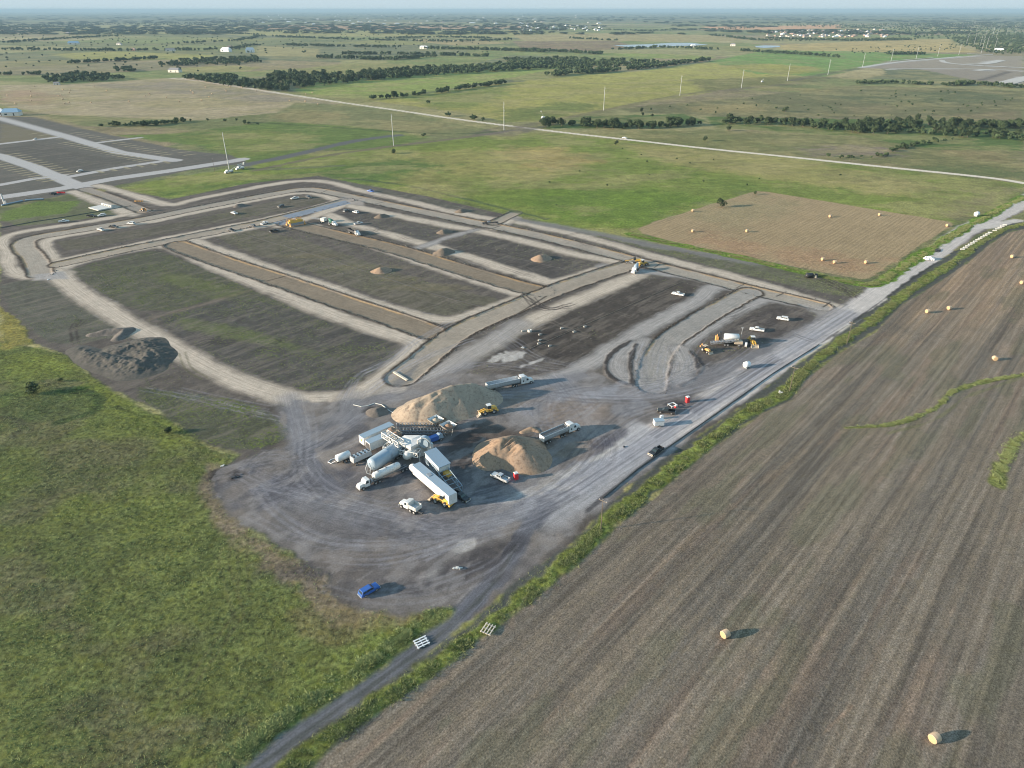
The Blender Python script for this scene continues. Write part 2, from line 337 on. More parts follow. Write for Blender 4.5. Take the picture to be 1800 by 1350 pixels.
line([(900,383),(960,395),(1060,412),(1150,432),(1260,450),(1330,462)], 9, C(128,126,122), w=5, namp=1.5, tex=(0,0,.6,0), kind=4, k=.75, streak=1)
bed([(72,482),(66,466),(58,450),(42,436),(40,425),(60,417),(110,409),(200,394),(260,384),(330,369),(430,350),(510,335),(545,331),(600,342),(700,363),(800,384),(860,396),(940,412),(1040,437),(1110,456),(1180,474),(1260,494),(1330,512),(1400,528),(1440,538)], 12, C(160,152,138))
bed([(106,464),(200,443),(280,427),(400,403),(470,389),(530,374),(610,352)], 11, BED)
bed([(310,430),(400,463),(500,495),(600,530),(700,563),(755,583)], 14, BED2)
bed([(508,393),(600,415),(700,438),(800,470),(900,500),(950,512)], 14, BED2)
bed([(705,664),(745,632),(800,585),(850,562),(900,542),(960,515),(1040,487),(1105,466)], 13, BED)
bed([(1145,678),(1148,640),(1168,603),(1212,573),(1270,538),(1318,513)], 12, C(152,148,140))
track([(1112,606),(1088,628),(1084,650),(1104,668)], 9, TRK2, .8); track([(1135,598),(1120,632),(1124,676)], 5, TRK2, .8); track([(1192,612),(1206,640),(1198,668)], 9, TRK2, .8)
for q_ in ([(1108,600),(1078,618),(1064,636),(1066,656),(1086,671),(1108,678)], [(1214,618),(1232,640),(1228,662),(1196,678)], [(1118,606),(1106,636),(1112,676)]): line(q_, 1.8, C(56,52,50), w=.8, namp=.8, k=.9, z=.15)
poly([(1400,532),(1470,540),(1540,508),(1560,512),(1500,560),(1440,605),(1380,648),(1330,676),(1420,600),(1450,566)], C(160,155,148), w=5, namp=2, tex=(0,0,.6,0), kind=4, k=.75)
bed([(868,392),(905,374)], 9, BED)
bed([(252,371),(205,350),(150,332)], 10, C(150,142,130))
# restore crossings
def patch(px, col=TRK2, w=3): poly(px, col, w=w, namp=.6, tex=(0,0,.5,0), kind=4)
patch([(60,482),(110,478),(120,490),(60,492)]); patch([(690,672),(735,640),(720,665),(700,680)], C(124,122,118))
patch([(600,344),(640,350),(640,362),(600,358)], C(158,150,140))
# cross joints / forms in beds
for a, b in [((620,352),(640,347)), ((660,358),(680,353)), ((860,403),(880,396)), ((845,398),(832,404)), ((1092,462),(1112,454)), ((1150,470),(1160,463)), ((1295,505),(1310,498)), ((1365,520),(1382,513)), ((1447,539),(1460,531)), ((560,340),(575,334)), ((470,493),(500,485)), ((880,570),(960,520))]:
    line([a, b], .9, C(60,54,48), w=.4, namp=.2, sml=0, k=.8)
# new pavement
S_ = poly([(495,379),(606,352),(618,357),(512,384)], C(132,142,152), w=.6, namp=0, tex=(0,0,0,0), kind=4)
Z[S_[0]] = Z[S_[0]]*(1-S_[2]) - .15*S_[2]
poly([(480,391),(505,385),(516,390),(492,396)], C(138,144,150), w=.6, namp=0, tex=(0,0,0,0), kind=4)
# ---- far gravel road
line([(300,137),(345,141),(440,156),(520,168),(620,183),(700,194),(800,209),(900,222),(1000,234),(1100,245),(1250,262),(1400,277),(1550,293),(1700,308),(1760,315),(1800,322)], 7.5, C(222,212,194), w=1.2, namp=.3, tex=(0,0,.3,0), kind=4, sml=1, k=.95)
line([(600,291),(450,300),(435,292)], 7, C(112,108,102), w=3, namp=1, k=.5)
line([(430,290),(520,272),(600,252),(660,242),(700,238)], 14, C(96,96,98), w=5, namp=2, tex=(0,0,.6,0), kind=4, k=.9)
line([(450,300),(560,275),(680,258),(780,246),(860,236),(900,229)], 8, C(110,100,86), w=5, namp=2, tex=(.2,0,.4,0), kind=4, k=.8)
poly([(820,236),(880,222),(940,224),(1000,212),(900,240)], C(110,102,94), w=8, namp=3, k=.7)
line([(900,225),(970,212),(1050,196),(1120,182),(1180,170),(1220,163),(1300,156),(1400,146)], 14, C(116,106,90), w=10, namp=3, k=.7)
line([(1390,142),(1440,132),(1500,122),(1560,112),(1640,102)], 22, C(100,94,82), w=12, namp=4, k=.7)
# fence line / dark drain through the meadow, creek dark line
line([(450,215),(560,222),(650,228),(800,238),(900,228)], 5, C(66,84,48), w=3, namp=2, k=.7)
line([(560,309),(700,322),(800,345),(900,370),(960,385)], 4, C(78,92,66), w=3, namp=1.2, k=.8)
# right-hand distant construction
FC = C(158,150,140)
poly([(1515,120),(1560,108),(1640,103),(1720,97),(1800,99),(1800,148),(1740,144),(1690,137),(1620,122)], C(140,130,116), w=10, namp=5, tex=(.2,0,.2,0), kind=1, k=.9)
for px, wd in [([(1515,119),(1560,111),(1640,104),(1720,98)],16), ([(1560,122),(1640,121),(1760,122),(1800,126)],12), ([(1655,108),(1670,112),(1800,119)],14), ([(1730,110),(1760,106)],22), ([(1770,148),(1800,136)],26), ([(1720,124),(1740,124)],20)]:
    line(px, wd, C(176,172,166), w=6, namp=1, kind=4)
line([(1720,142),(1775,126)], 14, C(96,90,82), w=6, namp=2)
# ---- east haul road and the yard
YARD = [(400,820),(440,800),(505,780),(520,745),(510,700),(560,706),(620,700),(700,690),(790,655),(880,660),(960,668),(1040,650),(1110,690),(1200,690),(1290,655),(1440,560),(1530,515),(1560,505),(1500,560),(1400,637),(1300,705),(1190,785),(1110,840),(1040,900),(980,955),(930,1000),(880,1040),(836,1070),(806,1062),(760,1068),(700,1075),(640,1065),(600,1030),(560,990),(500,965),(440,930),(395,880),(385,840)]
poly(YARD, C(124,119,114), w=3, namp=1.6, tex=(0,0,.35,.0), var=.12, kind=1)
S = bbox(PP(YARD), 0)
Ym = None
def road_w(px, wid, col, k=.9, w=5, tex=(0,0,.75,0)): return line(px, wid, col, w=w, namp=1.0, tex=tex, kind=4, k=k, streak=1)
# broad east road
road_w([(1820,340),(1790,362),(1740,386),(1700,402),(1655,436),(1600,478),(1550,512),(1500,549),(1440,588),(1370,632),(1300,676),(1220,725),(1150,770)], 13, C(200,193,184), w=3)
road_w([(1790,388),(1740,398),(1700,400)], 9, C(200,193,184), w=3)
road_w([(1150,770),(1080,815),(1010,860),(960,895)], 15, C(166,166,166), k=.8, w=8)
road_w([(1120,750),(1060,800),(990,850),(930,890),(880,915)], 7, C(186,185,184), k=.55, w=4)
road_w([(960,890),(930,925),(905,960),(885,1000),(842,1048),(803,1092),(731,1147),(654,1206),(546,1280),(455,1350),(390,1398)], 4.6, C(106,108,114), k=.95, w=2, tex=(0,0,.8,0))
for o in (-4,): pass
line([(905,960),(885,1000),(850,1048),(800,1093),(745,1139),(680,1186),(600,1242),(520,1300),(440,1356)], .9, C(74,78,70), w=.8, namp=.5, k=.6, sml=1)
# hauling loops of the yard
for px, wd, c, k in [
 ([(1490,552),(1400,600),(1330,625),(1280,650),(1200,680),(1130,692),(1060,690),(1010,690),(960,700),(930,720)], 11, (136,136,138), .6),
 ([(1020,660),(980,672),(930,680),(880,690)], 9, (136,136,138), .6),
 ([(510,700),(520,740),(530,770),(545,820),(590,860)], 8, (132,134,138), .6),
 ([(620,697),(600,740),(560,775),(530,790)], 9, (126,128,132), .55),
 ([(690,690),(660,705),(620,740),(600,760)], 8, (128,128,130), .55),
 ([(820,640),(780,668),(740,690),(690,700)], 8, (140,138,138), .5),
 ([(980,672),(1020,720),(1050,760),(1060,800),(1000,850),(930,880)], 10, (134,136,140), .5),
 ([(430,830),(520,880),(620,905),(720,930),(820,925),(900,900)], 10, (122,124,130), .5)]:
    road_w(px, wd, C(*c), k=k, w=6)
blob(1020,735,12,14,C(150,134,118),.55); blob(900,700,10,8,C(140,128,116),.45); blob(870,770,8,5,C(120,100,84),.4)
blob(1000,790,10,7,C(146,130,112),.5); blob(800,830,28,22,C(84,86,92),.55); blob(600,830,30,18,C(86,86,90),.55); blob(690,770,26,12,C(84,84,88),.6)  # the cool dark patch right of the plant paints in its cast shadow
blob(650,930,30,8,C(92,92,98),.4); blob(540,850,20,12,C(98,98,106),.4)
def blotch(x, y, a, b, c, k=.8, an=radians(40)): blob(x, y, a, b, C(*c), k, an, namp=1.3)
for (x,y,a,b) in [(990,835,9,2),(960,850,8,2),(1060,800,7,1),(930,865,8,1.6),(870,630,5,3),(905,625,7,3),(950,632,6,1.2),(815,962,3.2,1.8),(760,1010,3,1.4),(700,790,0,0),(1085,775,1.6,1),(1020,842,5,1)]:
    if a: blotch(x, y, a, b, (188,184,176))
blotch(1060,690,10,3,(150,152,156),.5); blotch(1110,720,9,4,(150,152,156),.5)
blob(1200,715,13,6,C(66,62,62),.8,radians(35)); blob(1325,652,10,2.6,C(82,80,76),.7,radians(40)); blob(840,985,18,4,C(62,60,62),.8,radians(38)); blob(580,1000,9,3,C(74,70,70),.6)
blob(1070,770,8,2.4,C(76,76,84),.7,radians(40)); blob(1050,790,9,2,C(78,78,88),.6,radians(40)); blob(665,722,6,4,C(52,48,46),.85); blob(400,835,6,3,C(62,56,54),.8)
blob(700,1000,30,8,C(92,88,88),.5)
for px_, w_, k_ in [([(708,862),(738,846)], 4.5, .6), ([(573,800),(596,815)], 5, .6), ([(603,885),(630,868)], 4.5, .5), ([(590,795),(635,770)], 4, .6), ([(690,815),(740,800)], 8, .4), ([(560,770),(600,752)], 4, .3)]: line(px_, w_, C(158,150,140), w=2, namp=1.2, k=k_)
# brown pit around second pile
blob(885,785,21,15,C(70,58,48),.6)
# ---- strip between road and field
poly([(545,1352),(600,1292),(700,1232),(790,1167),(850,1122),(900,1087),(980,1022),(1060,952),(1120,897),(1200,832),(1260,782),(1340,727),(1392,702),(1412,667),(1480,617),(1540,582),(1590,532),(1625,512),(1680,477),(1720,447),(1742,427),(1775,407),(1800,402),(1900,390),(1900,372),(1800,388),(1760,397),(1700,432),(1660,452),(1600,492),(1540,540),(1500,562),(1460,600),(1400,640),(1350,680),(1300,720),(1230,765),(1180,802),(1110,852),(1060,905),(1000,962),(960,987),(900,1033),(830,1093),(740,1158),(650,1220),(560,1283),(470,1352)], C(84,86,80), w=1.5, namp=1.2, tex=(.3,0,0,.6), kind=2, var=.2)
GSTRIP = smooth(PP([(505,1356),(580,1300),(680,1228),(770,1168),(850,1108),(905,1070),(985,1002),(1060,930),(1115,880),(1190,822),(1250,772),(1330,715),(1385,690),(1400,665),(1470,605),(1530,568),(1580,525),(1620,498),(1680,458),(1730,420),(1775,397),(1850,388)]), 2)
S, d, al, la = sd_line(GSTRIP, 12)
gm = edge(S, d-2.2, 1.5, 1.6); paint(S, gm, np.array(C(112,122,62))*(1+.9*(N_C[S]-.5))[..., None], tex=(1,0,0,0), kind=2)
Z[S] += gm*.35*N_C[S]
# big drain line along the road edge
line([(1680,440),(1600,492),(1540,536),(1440,606),(1360,655),(1280,712),(1180,782),(1100,840),(1030,900)], .8, C(62,60,62), w=.5, namp=.4, k=.7, sml=1)
# grass between hay field and road / site
GS2 = smooth(PP([(1110,412),(1200,432),(1300,452),(1400,475),(1500,497),(1535,502),(1560,488),(1620,448),(1680,410),(1720,388),(1770,362),(1800,345)]), 1)
S, d, al, la = sd_line(GS2, 12); gm = edge(S, d-3.5, 1.5, 1.6); paint(S, gm, np.array(C(104,132,48))*(1+.5*(N_C[S]-.5))[..., None], tex=(1,0,0,0), kind=2)
# ---- right field, tilled stubble
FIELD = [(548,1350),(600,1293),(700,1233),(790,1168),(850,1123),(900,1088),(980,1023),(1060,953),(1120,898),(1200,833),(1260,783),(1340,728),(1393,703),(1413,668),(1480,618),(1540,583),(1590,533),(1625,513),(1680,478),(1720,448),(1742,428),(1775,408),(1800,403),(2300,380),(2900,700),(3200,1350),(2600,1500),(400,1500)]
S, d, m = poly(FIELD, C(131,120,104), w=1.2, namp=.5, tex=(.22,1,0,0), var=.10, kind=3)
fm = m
yp = P(1700, 560)[1]
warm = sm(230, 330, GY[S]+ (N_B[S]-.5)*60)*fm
paint(S, warm*.65, C(172,146,116))  # warm tan towards the far end, part stubble colour, part sunlight painted in
pinks = sm(.545, .66, N_R[S]*.75+N_B[S]*.25)*fm; paint(S, pinks*.30, C(148,124,106))
dk = sm(.55, .66, fbm(rx[S]*.03, ry[S], 5, 3, 88))*fm; paint(S, dk*.45, C(80,78,74))
fine = sm(.5, .6, fbm(rx[S]*.02, ry[S], 1.7, 3, 211, .6))*fm; paint(S, fine*.28, C(146,138,124)); fine = sm(.52, .6, fbm(rx[S]*.02, ry[S], 2.3, 3, 221, .6))*fm; paint(S, fine*.28, C(86,84,80))
gn = sm(.58, .68, fbm(rx[S]*.3, ry[S], 9, 3, 98))*fm; paint(S, gn*.35, C(104,106,82))
line([(1488,752),(1560,749),(1620,730),(1655,712),(1665,692),(1700,678),(1750,666),(1830,655)], 1.9, C(112,120,66), w=.9, namp=.7, tex=(1,0,0,0), kind=2)
line([(1560,762),(1640,742),(1680,712),(1690,700),(1800,662)], 1.3, C(118,116,84), w=.8, namp=.6, k=.7)
line([(1850,745),(1800,765),(1772,790),(1758,830),(1752,850)], 3.4, C(114,120,66), w=1.5, namp=1.4, tex=(1,0,0,0), kind=2)
line([(1540,758),(1500,752),(1440,775),(1300,880),(1150,1000)], 1.4, C(142,124,104), w=.8, namp=1.4, k=.35)
line([(1385,1350),(1440,1296),(1500,1240)], .7, C(160,134,110), w=.6, namp=.9, k=.5)
line([(1240,800),(1270,790),(1180,868),(1130,900),(1000,1010),(880,1100),(760,1200)], 1.0, C(138,122,108), w=.8, namp=2.2, k=.3)
# ---- tyre marks: hundreds of thin pale or dark strokes
def stroke(pts, wid, col, k):
    S, d, al, la = sd_line(pts, 2)
    if S[0].stop-S[0].start < 2 or S[1].stop-S[1].start < 2: return
    m = (1-sm(wid*.35, wid*.75, d))*k; COL[S] = COL[S]*(1-m[..., None])+np.array(col)*m[..., None]
def tyre(px, col, k=.5, gap=2.0, wid=.6, sml=2):
    p = smooth(PP(px), sml)
    for s in (-1, 1):
        q = []
        for i, a in enumerate(p):
            b = p[min(i+1, len(p)-1)]; c = p[max(i-1, 0)]
            dx, dy = b[0]-c[0], b[1]-c[1]; L = hypot(dx, dy)+1e-6
            q.append((a[0]-dy/L*gap/2*s, a[1]+dx/L*gap/2*s))
        stroke(q, wid, col, k)
R = random.Random(3)
base_paths = [
 [(1250,705),(1180,750),(1090,805),(1000,865),(930,905),(850,930)], [(1180,700),(1100,720),(1040,770),(990,830),(920,880),(820,900)],
 [(1040,690),(960,700),(945,730),(960,760),(1030,790)],
 [(850,700),(900,710),(930,750),(1000,740),(1040,710)], [(420,830),(500,860),(600,880),(700,905),(780,930),(860,920)],
 [(440,820),(540,800),(600,770),(660,730),(700,700)], [(520,720),(530,770),(520,830),(560,870),(640,890)],
 [(450,850),(480,900),(560,950),(660,960),(760,950),(850,920)], [(560,980),(640,990),(720,975),(800,950),(880,925)],
 [(620,900),(700,880),(800,880),(900,850),(980,800)], [(480,790),(440,820),(440,850),(500,860),(540,830),(530,800),(480,800)],
 [(820,900),(860,880),(940,870),(1010,840),(1090,790),(1180,735)], [(1280,660),(1200,690),(1130,700),(1050,700),(960,690),(880,690),(800,700)],
 [(740,680),(800,650),(860,640),(940,650),(1000,680)], [(1230,600),(1200,640),(1190,670),(1120,695),(1050,690)],
 [(1240,610),(1260,640),(1230,660),(1190,660)], [(1340,600),(1280,640),(1220,650)], [(680,950),(740,985),(800,960),(860,930)],
 [(620,700),(640,660),(690,640),(740,600),(800,570)], [(650,690),(700,650),(760,620),(840,590)], [(560,1010),(660,1040),(760,1030),(860,990),(900,950)],
 [(1150,600),(1130,630),(1135,670)], [(1165,610),(1155,640),(1165,672)], [(1110,610),(1090,640),(1095,670)],
 [(860,590),(900,610),(940,640),(1000,650)], [(250,690),(300,690),(380,705),(460,720),(500,760)], [(230,685),(330,695),(420,720),(490,740)]]
for b in base_paths:
    for r_ in range(6):
        ox, oy = R.gauss(0, 16), R.gauss(0, 8); p = [(x+ox+R.gauss(0, 3), y+oy+R.gauss(0, 2)) for x, y in b]
        i0 = R.randint(0, 1); i1 = len(p)-R.randint(0, 1)
        lt = R.random() < .62
        tyre(p[i0:i1], C(158,158,162) if lt else C(74,74,80), R.uniform(.10, .32), R.uniform(1.8, 2.3), R.uniform(.4, .7))
for _ in range(90):      # streaks along the main road
    t0 = R.random()*.8; o = R.gauss(0, 4.2)
    mp = [(1500,549),(1440,588),(1370,632),(1300,676),(1220,725),(1150,770),(1080,815),(1010,860),(960,895),(930,925)]
    i = int(t0*8); seg = [(x+o*1.4, y+o*1.6) for x, y in mp[i:i+3]]
    lt = R.random() < .6
    tyre(seg, C(176,176,178) if lt else C(98,98,104), R.uniform(.15, .4), 2.0, .6)
# forked tracks left meadow
for p in [[(440,1350-0),(210,1345),(330,1210),(420,1080)][1:], [(400,960),(390,990),(410,1040),(420,1090)], [(430,935),(425,980),(430,1050)], [(320,620),(330,650),(360,665)], [(610,1120),(560,1090),(520,1075)]]:
    tyre(p, C(92,92,62), .5, 2.2, .7)
for p in [[(1280,470),(1300,478)], [(440,540),(500,580),(560,600)], [(310,560),(340,590),(350,600),(330,600)], [(300,620),(320,640),(340,630)], [(920,520),(960,545),(1000,540)], [(1420,480),(1480,505),(1500,520)], [(1430,490),(1490,515)], [(135,600),(128,580),(145,565)]][4:]:
    for _ in range(3): tyre([(x+R.gauss(0,6), y+R.gauss(0,4)) for x, y in p], C(60,54,52), .6, 2.1, .7)
# lot tracks (dark ruts)
for _ in range(260):
    reg = R.choice([(590,400,740,420,.32),(880,600,1180,510,-.45),(420,430,850,530,.32),(780,430,960,470,.28),(1270,580,1400,560,-.4),(140,480,480,520,.3),(280,560,640,640,.3),(900,400,1500,500,.2),(560,325,850,372,.2)])
    x = R.uniform(reg[0], reg[2]); y = reg[1] + (x-reg[0])/(reg[2]-reg[0])*(reg[3]-reg[1]) + R.gauss(0, 14); L = R.uniform(10, 45); s = reg[4]*R.choice([1, 1, -.9])
    tyre([(x, y), (x+L/2, y+L/2*s+R.gauss(0, 2)), (x+L, y+L*s)], C(60,56,54) if R.random() < .6 else C(116,108,98), R.uniform(.15, .45), 2.0, .8)
SM = (KIND == 1)|(KIND == 4); n_ = fbm(GX, GY, 2.6, 4, 171, .7); COL *= (1+((KIND == 1)*.75+(KIND == 4)*.22)*(n_-.5)*(GY < 520))[..., None]
n_ = fbm(rx*.5, ry, 5, 4, 181, .65); YM = (KIND == 1)&(TEX[..., 2] > .2); m_ = sm(.50, .64, n_)*YM; COL = COL*(1-.45*m_[..., None])+np.array(C(156,152,148))*.45*m_[..., None]; m_ = sm(.52, .66, fbm(GX, GY, 11, 4, 191, .65))*YM; COL = COL*(1-.35*m_[..., None])+np.array(C(140,130,118))*.35*m_[..., None]
m_ = sm(.5, .68, fbm(rx*.2, ry, 3, 4, 201, .7))*((KIND == 1)&~YM); COL = COL*(1-.4*m_[..., None])+np.array(C(122,114,104))*.4*m_[..., None]
COL *= (1+.10*((KIND == 4)&(GY > 150)))[..., None]
COL *= (1+.13*((KIND == 1)&~YM))[..., None]
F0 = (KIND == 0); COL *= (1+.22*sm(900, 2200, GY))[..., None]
mott = sm(.47, .62, fbm(GX*.6, GY, 34, 5, 141, .65))*F0; COL = COL*(1-.45*mott[..., None]) + np.array(C(166,154,108))*.45*mott[..., None]
mott = sm(.48, .62, fbm(GX*.7, GY, 22, 5, 151, .65))*F0; COL = COL*(1-.22*mott[..., None]) + np.array(C(82,96,52))*.22*mott[..., None]
COL *= (1+F0*.55*(fbm(GX*.8, GY, 7, 4, 161, .7)-.5))[..., None]
# spoil heap ground relief + general micro relief
Z += (N_C-.5)*.10*(GY < 700) + (N_B-.5)*.25*(KIND == 2)*(GY < 900)
COL *= (1 + .22*(fbm(GX, GY, 1.3, 2, 131)-.5)*(GY < 450))[..., None]
np.clip(COL, .01, .85, out=COL)
# ---------------------------------------------------------------- node helpers, ground material
def nmat(name):
    m = bpy.data.materials.new(name); m.use_nodes = True
    nt = m.node_tree; return m, nt, nt.nodes['Principled BSDF']
class NT:
    def __init__(s, nt): s.nt = nt
    def n(s, t, **k):
        n = s.nt.nodes.new(t)
        for a, b in k.items(): setattr(n, a, b)
        return n
    def l(s, a, b): s.nt.links.new(a, b)
    def math(s, op, a, b=None, clamp=False):
        n = s.n('ShaderNodeMath', operation=op, use_clamp=clamp)
        for i, v in enumerate((a, b)):
            if v is None: continue
            if isinstance(v, (int, float)): n.inputs[i].default_value = v
            else: s.l(v, n.inputs[i])
        return n.outputs[0]
    def noise(s, vec, scale, detail=4, rough=.6):
        n = s.n('ShaderNodeTexNoise'); n.inputs['Scale'].default_value = scale; n.inputs['Detail'].default_value = detail; n.inputs['Roughness'].default_value = rough
        if vec is not None: s.l(vec, n.inputs['Vector'])
        return n.outputs['Fac']
    def ramp(s, v, a, b, lo=0.0, hi=1.0):
        n = s.n('ShaderNodeMapRange'); n.inputs[1].default_value = a; n.inputs[2].default_value = b; n.inputs[3].default_value = lo; n.inputs[4].default_value = hi
        s.l(v, n.inputs[0]); return n.outputs[0]
    def scale(s, col, f):
        n = s.n('ShaderNodeVectorMath', operation='SCALE'); s.l(col, n.inputs[0])
        if isinstance(f, (int, float)): n.inputs['Scale'].default_value = f
        else: s.l(f, n.inputs['Scale'])
        return n.outputs[0]
    def mix(s, f, a, b):
        n = s.n('ShaderNodeMix', data_type='RGBA'); 
        if isinstance(f, (int, float)): n.inputs[0].default_value = f
        else: s.l(f, n.inputs[0])
        for i, v in ((6, a), (7, b)):
            if isinstance(v, tuple): n.inputs[i].default_value = (*v, 1)
            else: s.l(v, n.inputs[i])
        return n.outputs[2]
GM, nt, bs = nmat('terrain'); t = NT(nt)
geo = t.n('ShaderNodeNewGeometry').outputs['Position']
ac = t.n('ShaderNodeAttribute', attribute_name='col').outputs['Color']
at = t.n('ShaderNodeAttribute', attribute_name='tex'); sp = t.n('ShaderNodeSeparateColor'); t.l(at.outputs['Color'], sp.inputs[0])
wG, wR, wT, wW = sp.outputs[0], sp.outputs[1], sp.outputs[2], at.outputs['Alpha']
suv = t.n('ShaderNodeAttribute', attribute_name='suv').outputs['Vector']
n1 = t.noise(geo, 2.2, 6, .7); f = t.ramp(n1, .3, .7, .70, 1.30); col = t.scale(ac, f)
# grass clumps
n2 = t.noise(geo, .75, 7, .72); n3 = t.noise(geo, .12, 6, .75)
g = t.ramp(n2, .36, .64, .36, 1.70); g2 = t.ramp(n3, .35, .65, .68, 1.32); gg = t.math('MULTIPLY', g, g2)
gcol = t.scale(ac, gg); hue = t.ramp(t.noise(geo, .45, 4, .6), .48, .68, 0, .55)
gcol = t.mix(hue, gcol, t.scale(t.mix(0.0, ac, ac), 1.0)); 
yel = t.n('ShaderNodeVectorMath', operation='MULTIPLY'); t.l(gcol, yel.inputs[0]); yel.inputs[1].default_value = (1.18, 1.10, .62)
gcol = t.mix(hue, gcol, yel.outputs[0]); col = t.mix(wG, col, gcol)
# rows of the fields
mp = t.n('ShaderNodeMapping'); mp.inputs['Rotation'].default_value = (0, 0, -RA); t.l(geo, mp.inputs[0])
mp2 = t.n('ShaderNodeMapping'); mp2.inputs['Scale'].default_value = (.05, 1, 1); t.l(mp.outputs[0], mp2.inputs[0])
mp3 = t.n('ShaderNodeMapping'); mp3.inputs['Scale'].default_value = (.45, 1, 1); t.l(mp.outputs[0], mp3.inputs[0])
r1 = t.noise(mp2.outputs[0], .9, 4, .65); r2 = t.noise(mp3.outputs[0], 2.6, 5, .75)
r3 = t.noise(geo, 2.6, 4, .75); sx_ = t.n('ShaderNodeSeparateXYZ'); t.l(mp.outputs[0], sx_.inputs[0]); wv = t.math('SINE', t.math('ADD', t.math('MULTIPLY', sx_.outputs[1], 2*pi/2.4), t.math('MULTIPLY', t.noise(mp2.outputs[0], .35, 3, .5), 9.0)))
rr = t.math('MULTIPLY', t.math('MULTIPLY', t.ramp(r1, .33, .67, .84, 1.16), t.ramp(wv, -1, 1, .90, 1.10)), t.math('MULTIPLY', t.ramp(r2, .32, .68, .72, 1.28), t.ramp(r3, .3, .7, .46, 1.54))); col = t.mix(wR, col, t.scale(col, rr))
# tyre streaks along tracks
mp4 = t.n('ShaderNodeMapping'); mp4.inputs['Scale'].default_value = (1.5, .035, 1); t.l(suv, mp4.inputs[0])
s1 = t.noise(mp4.outputs[0], 1.0, 5, .7); col = t.mix(wT, col, t.scale(col, t.ramp(s1, .3, .7, .66, 1.34)))
# sparse weeds
w1 = t.noise(geo, .9, 5, .75); w2 = t.noise(geo, .07, 4, .6)
wm = t.math('ADD', w1, t.ramp(w2, .3, .7, -.08, .08)); thr = t.math('SUBTRACT', .655, t.math('MULTIPLY', wW, .12))
wk = t.math('MULTIPLY', t.math('SUBTRACT', wm, thr), 14.0, True)
wk = t.math('MULTIPLY', wk, t.math('MULTIPLY', wW, 1.4, True)); col = t.mix(wk, col, C(104,116,62))
t.l(col, bs.inputs['Base Color']); bs.inputs['Roughness'].default_value = .95; bs.inputs['Specular IOR Level'].default_value = .15
bh = t.math('ADD', t.math('MULTIPLY', n2, t.math('ADD', t.math('MULTIPLY', wG, .55), .04)), t.math('MULTIPLY', n1, .07))
bh = t.math('ADD', bh, t.math('MULTIPLY', t.math('MULTIPLY', r2, wR), .12)); bh = t.math('ADD', bh, t.math('MULTIPLY', t.math('MULTIPLY', s1, wT), .06))
bh = t.math('ADD', bh, t.math('MULTIPLY', wk, .12))
bp = t.n('ShaderNodeBump'); bp.inputs['Strength'].default_value = .55; bp.inputs['Distance'].default_value = 1.0; t.l(bh, bp.inputs['Height']); t.l(bp.outputs[0], bs.inputs['Normal'])
# ---------------------------------------------------------------- split the grid into setting objects
V = np.stack([GX, GY, Z], -1).reshape(-1, 3).astype(np.float32)
idx = np.arange(NX*NY).reshape(NY, NX)
Q = np.stack([idx[:-1, :-1], idx[:-1, 1:], idx[1:, 1:], idx[1:, :-1]], -1).reshape(-1, 4)
FK = KIND[:-1, :-1].reshape(-1)
cf = COL.reshape(-1, 3).astype(np.float32); tf = TEX.reshape(-1, 4).astype(np.float32); uf = SUV.reshape(-1, 3).astype(np.float32)
def grid_obj(name, k):
    q = Q[FK == k]
    if not len(q): return
    u, inv = np.unique(q, return_inverse=True); inv = inv.reshape(-1)
    me = bpy.data.meshes.new(name); nv, nf = len(u), len(q)
    me.vertices.add(nv); me.vertices.foreach_set('co', V[u].ravel())
    me.loops.add(nf*4); me.loops.foreach_set('vertex_index', inv.astype(np.int32))
    me.polygons.add(nf); me.polygons.foreach_set('loop_start', np.arange(0, nf*4, 4, dtype=np.int32)); me.polygons.foreach_set('loop_total', np.full(nf, 4, np.int32))
    me.polygons.foreach_set('use_smooth', np.ones(nf, bool))
    a = me.attributes.new('col', 'FLOAT_COLOR', 'POINT'); a.data.foreach_set('color', np.concatenate([cf[u], np.ones((nv, 1), np.float32)], 1).ravel())
    a = me.attributes.new('tex', 'FLOAT_COLOR', 'POINT'); a.data.foreach_set('color', tf[u].ravel())
    a = me.attributes.new('suv', 'FLOAT_VECTOR', 'POINT'); a.data.foreach_set('vector', uf[u].ravel())
    me.update(calc_edges=True)
    o = bpy.data.objects.new(name, me); me.materials.append(GM); SC.collection.objects.link(o); o['kind'] = 'structure'
for k, nm in enumerate(['terrain', 'ground', 'grass_field', 'stubble_field', 'road']): grid_obj(nm, k)
# ---------------------------------------------------------------- object kit
_M = {}
def mat(name, col, rough=.6, metal=0.0, dirt=.25, dcol=(.16, .14, .12), scale=2.0, spec=.4):
    if name in _M: return _M[name]
    col = tuple(min(.8, c*1.25) for c in col); m, nt_, b = nmat(name); q = NT(nt_)
    co = q.n('ShaderNodeTexCoord').outputs['Object']
    if dirt:
        f = q.ramp(q.noise(co, scale, 5, .65), .42, .72, 0, dirt); c = q.mix(f, tuple(col), dcol); q.l(c, b.inputs['Base Color'])
        r = q.ramp(q.noise(co, scale*2, 3, .6), .3, .7, max(.05, rough-.1), min(1, rough+.15)); q.l(r, b.inputs['Roughness'])
    else:
        b.inputs['Base Color'].default_value = (*col, 1); b.inputs['Roughness'].default_value = rough
    b.inputs['Metallic'].default_value = metal; b.inputs['Specular IOR Level'].default_value = spec
    _M[name] = m; return m
WHITE = mat('white_paint', (.56,.56,.55), .4, dirt=.45, dcol=(.36,.33,.29)); OFFW = mat('plant_white', (.52,.52,.50), .5, dirt=.6, dcol=(.38,.36,.32))
BLUEW = mat('pale_blue_steel', (.22,.285,.34), .4, dirt=.4, dcol=(.28,.28,.27)); SILV = mat('aluminium', (.52,.54,.56), .35, .6, .35, (.25,.24,.22))
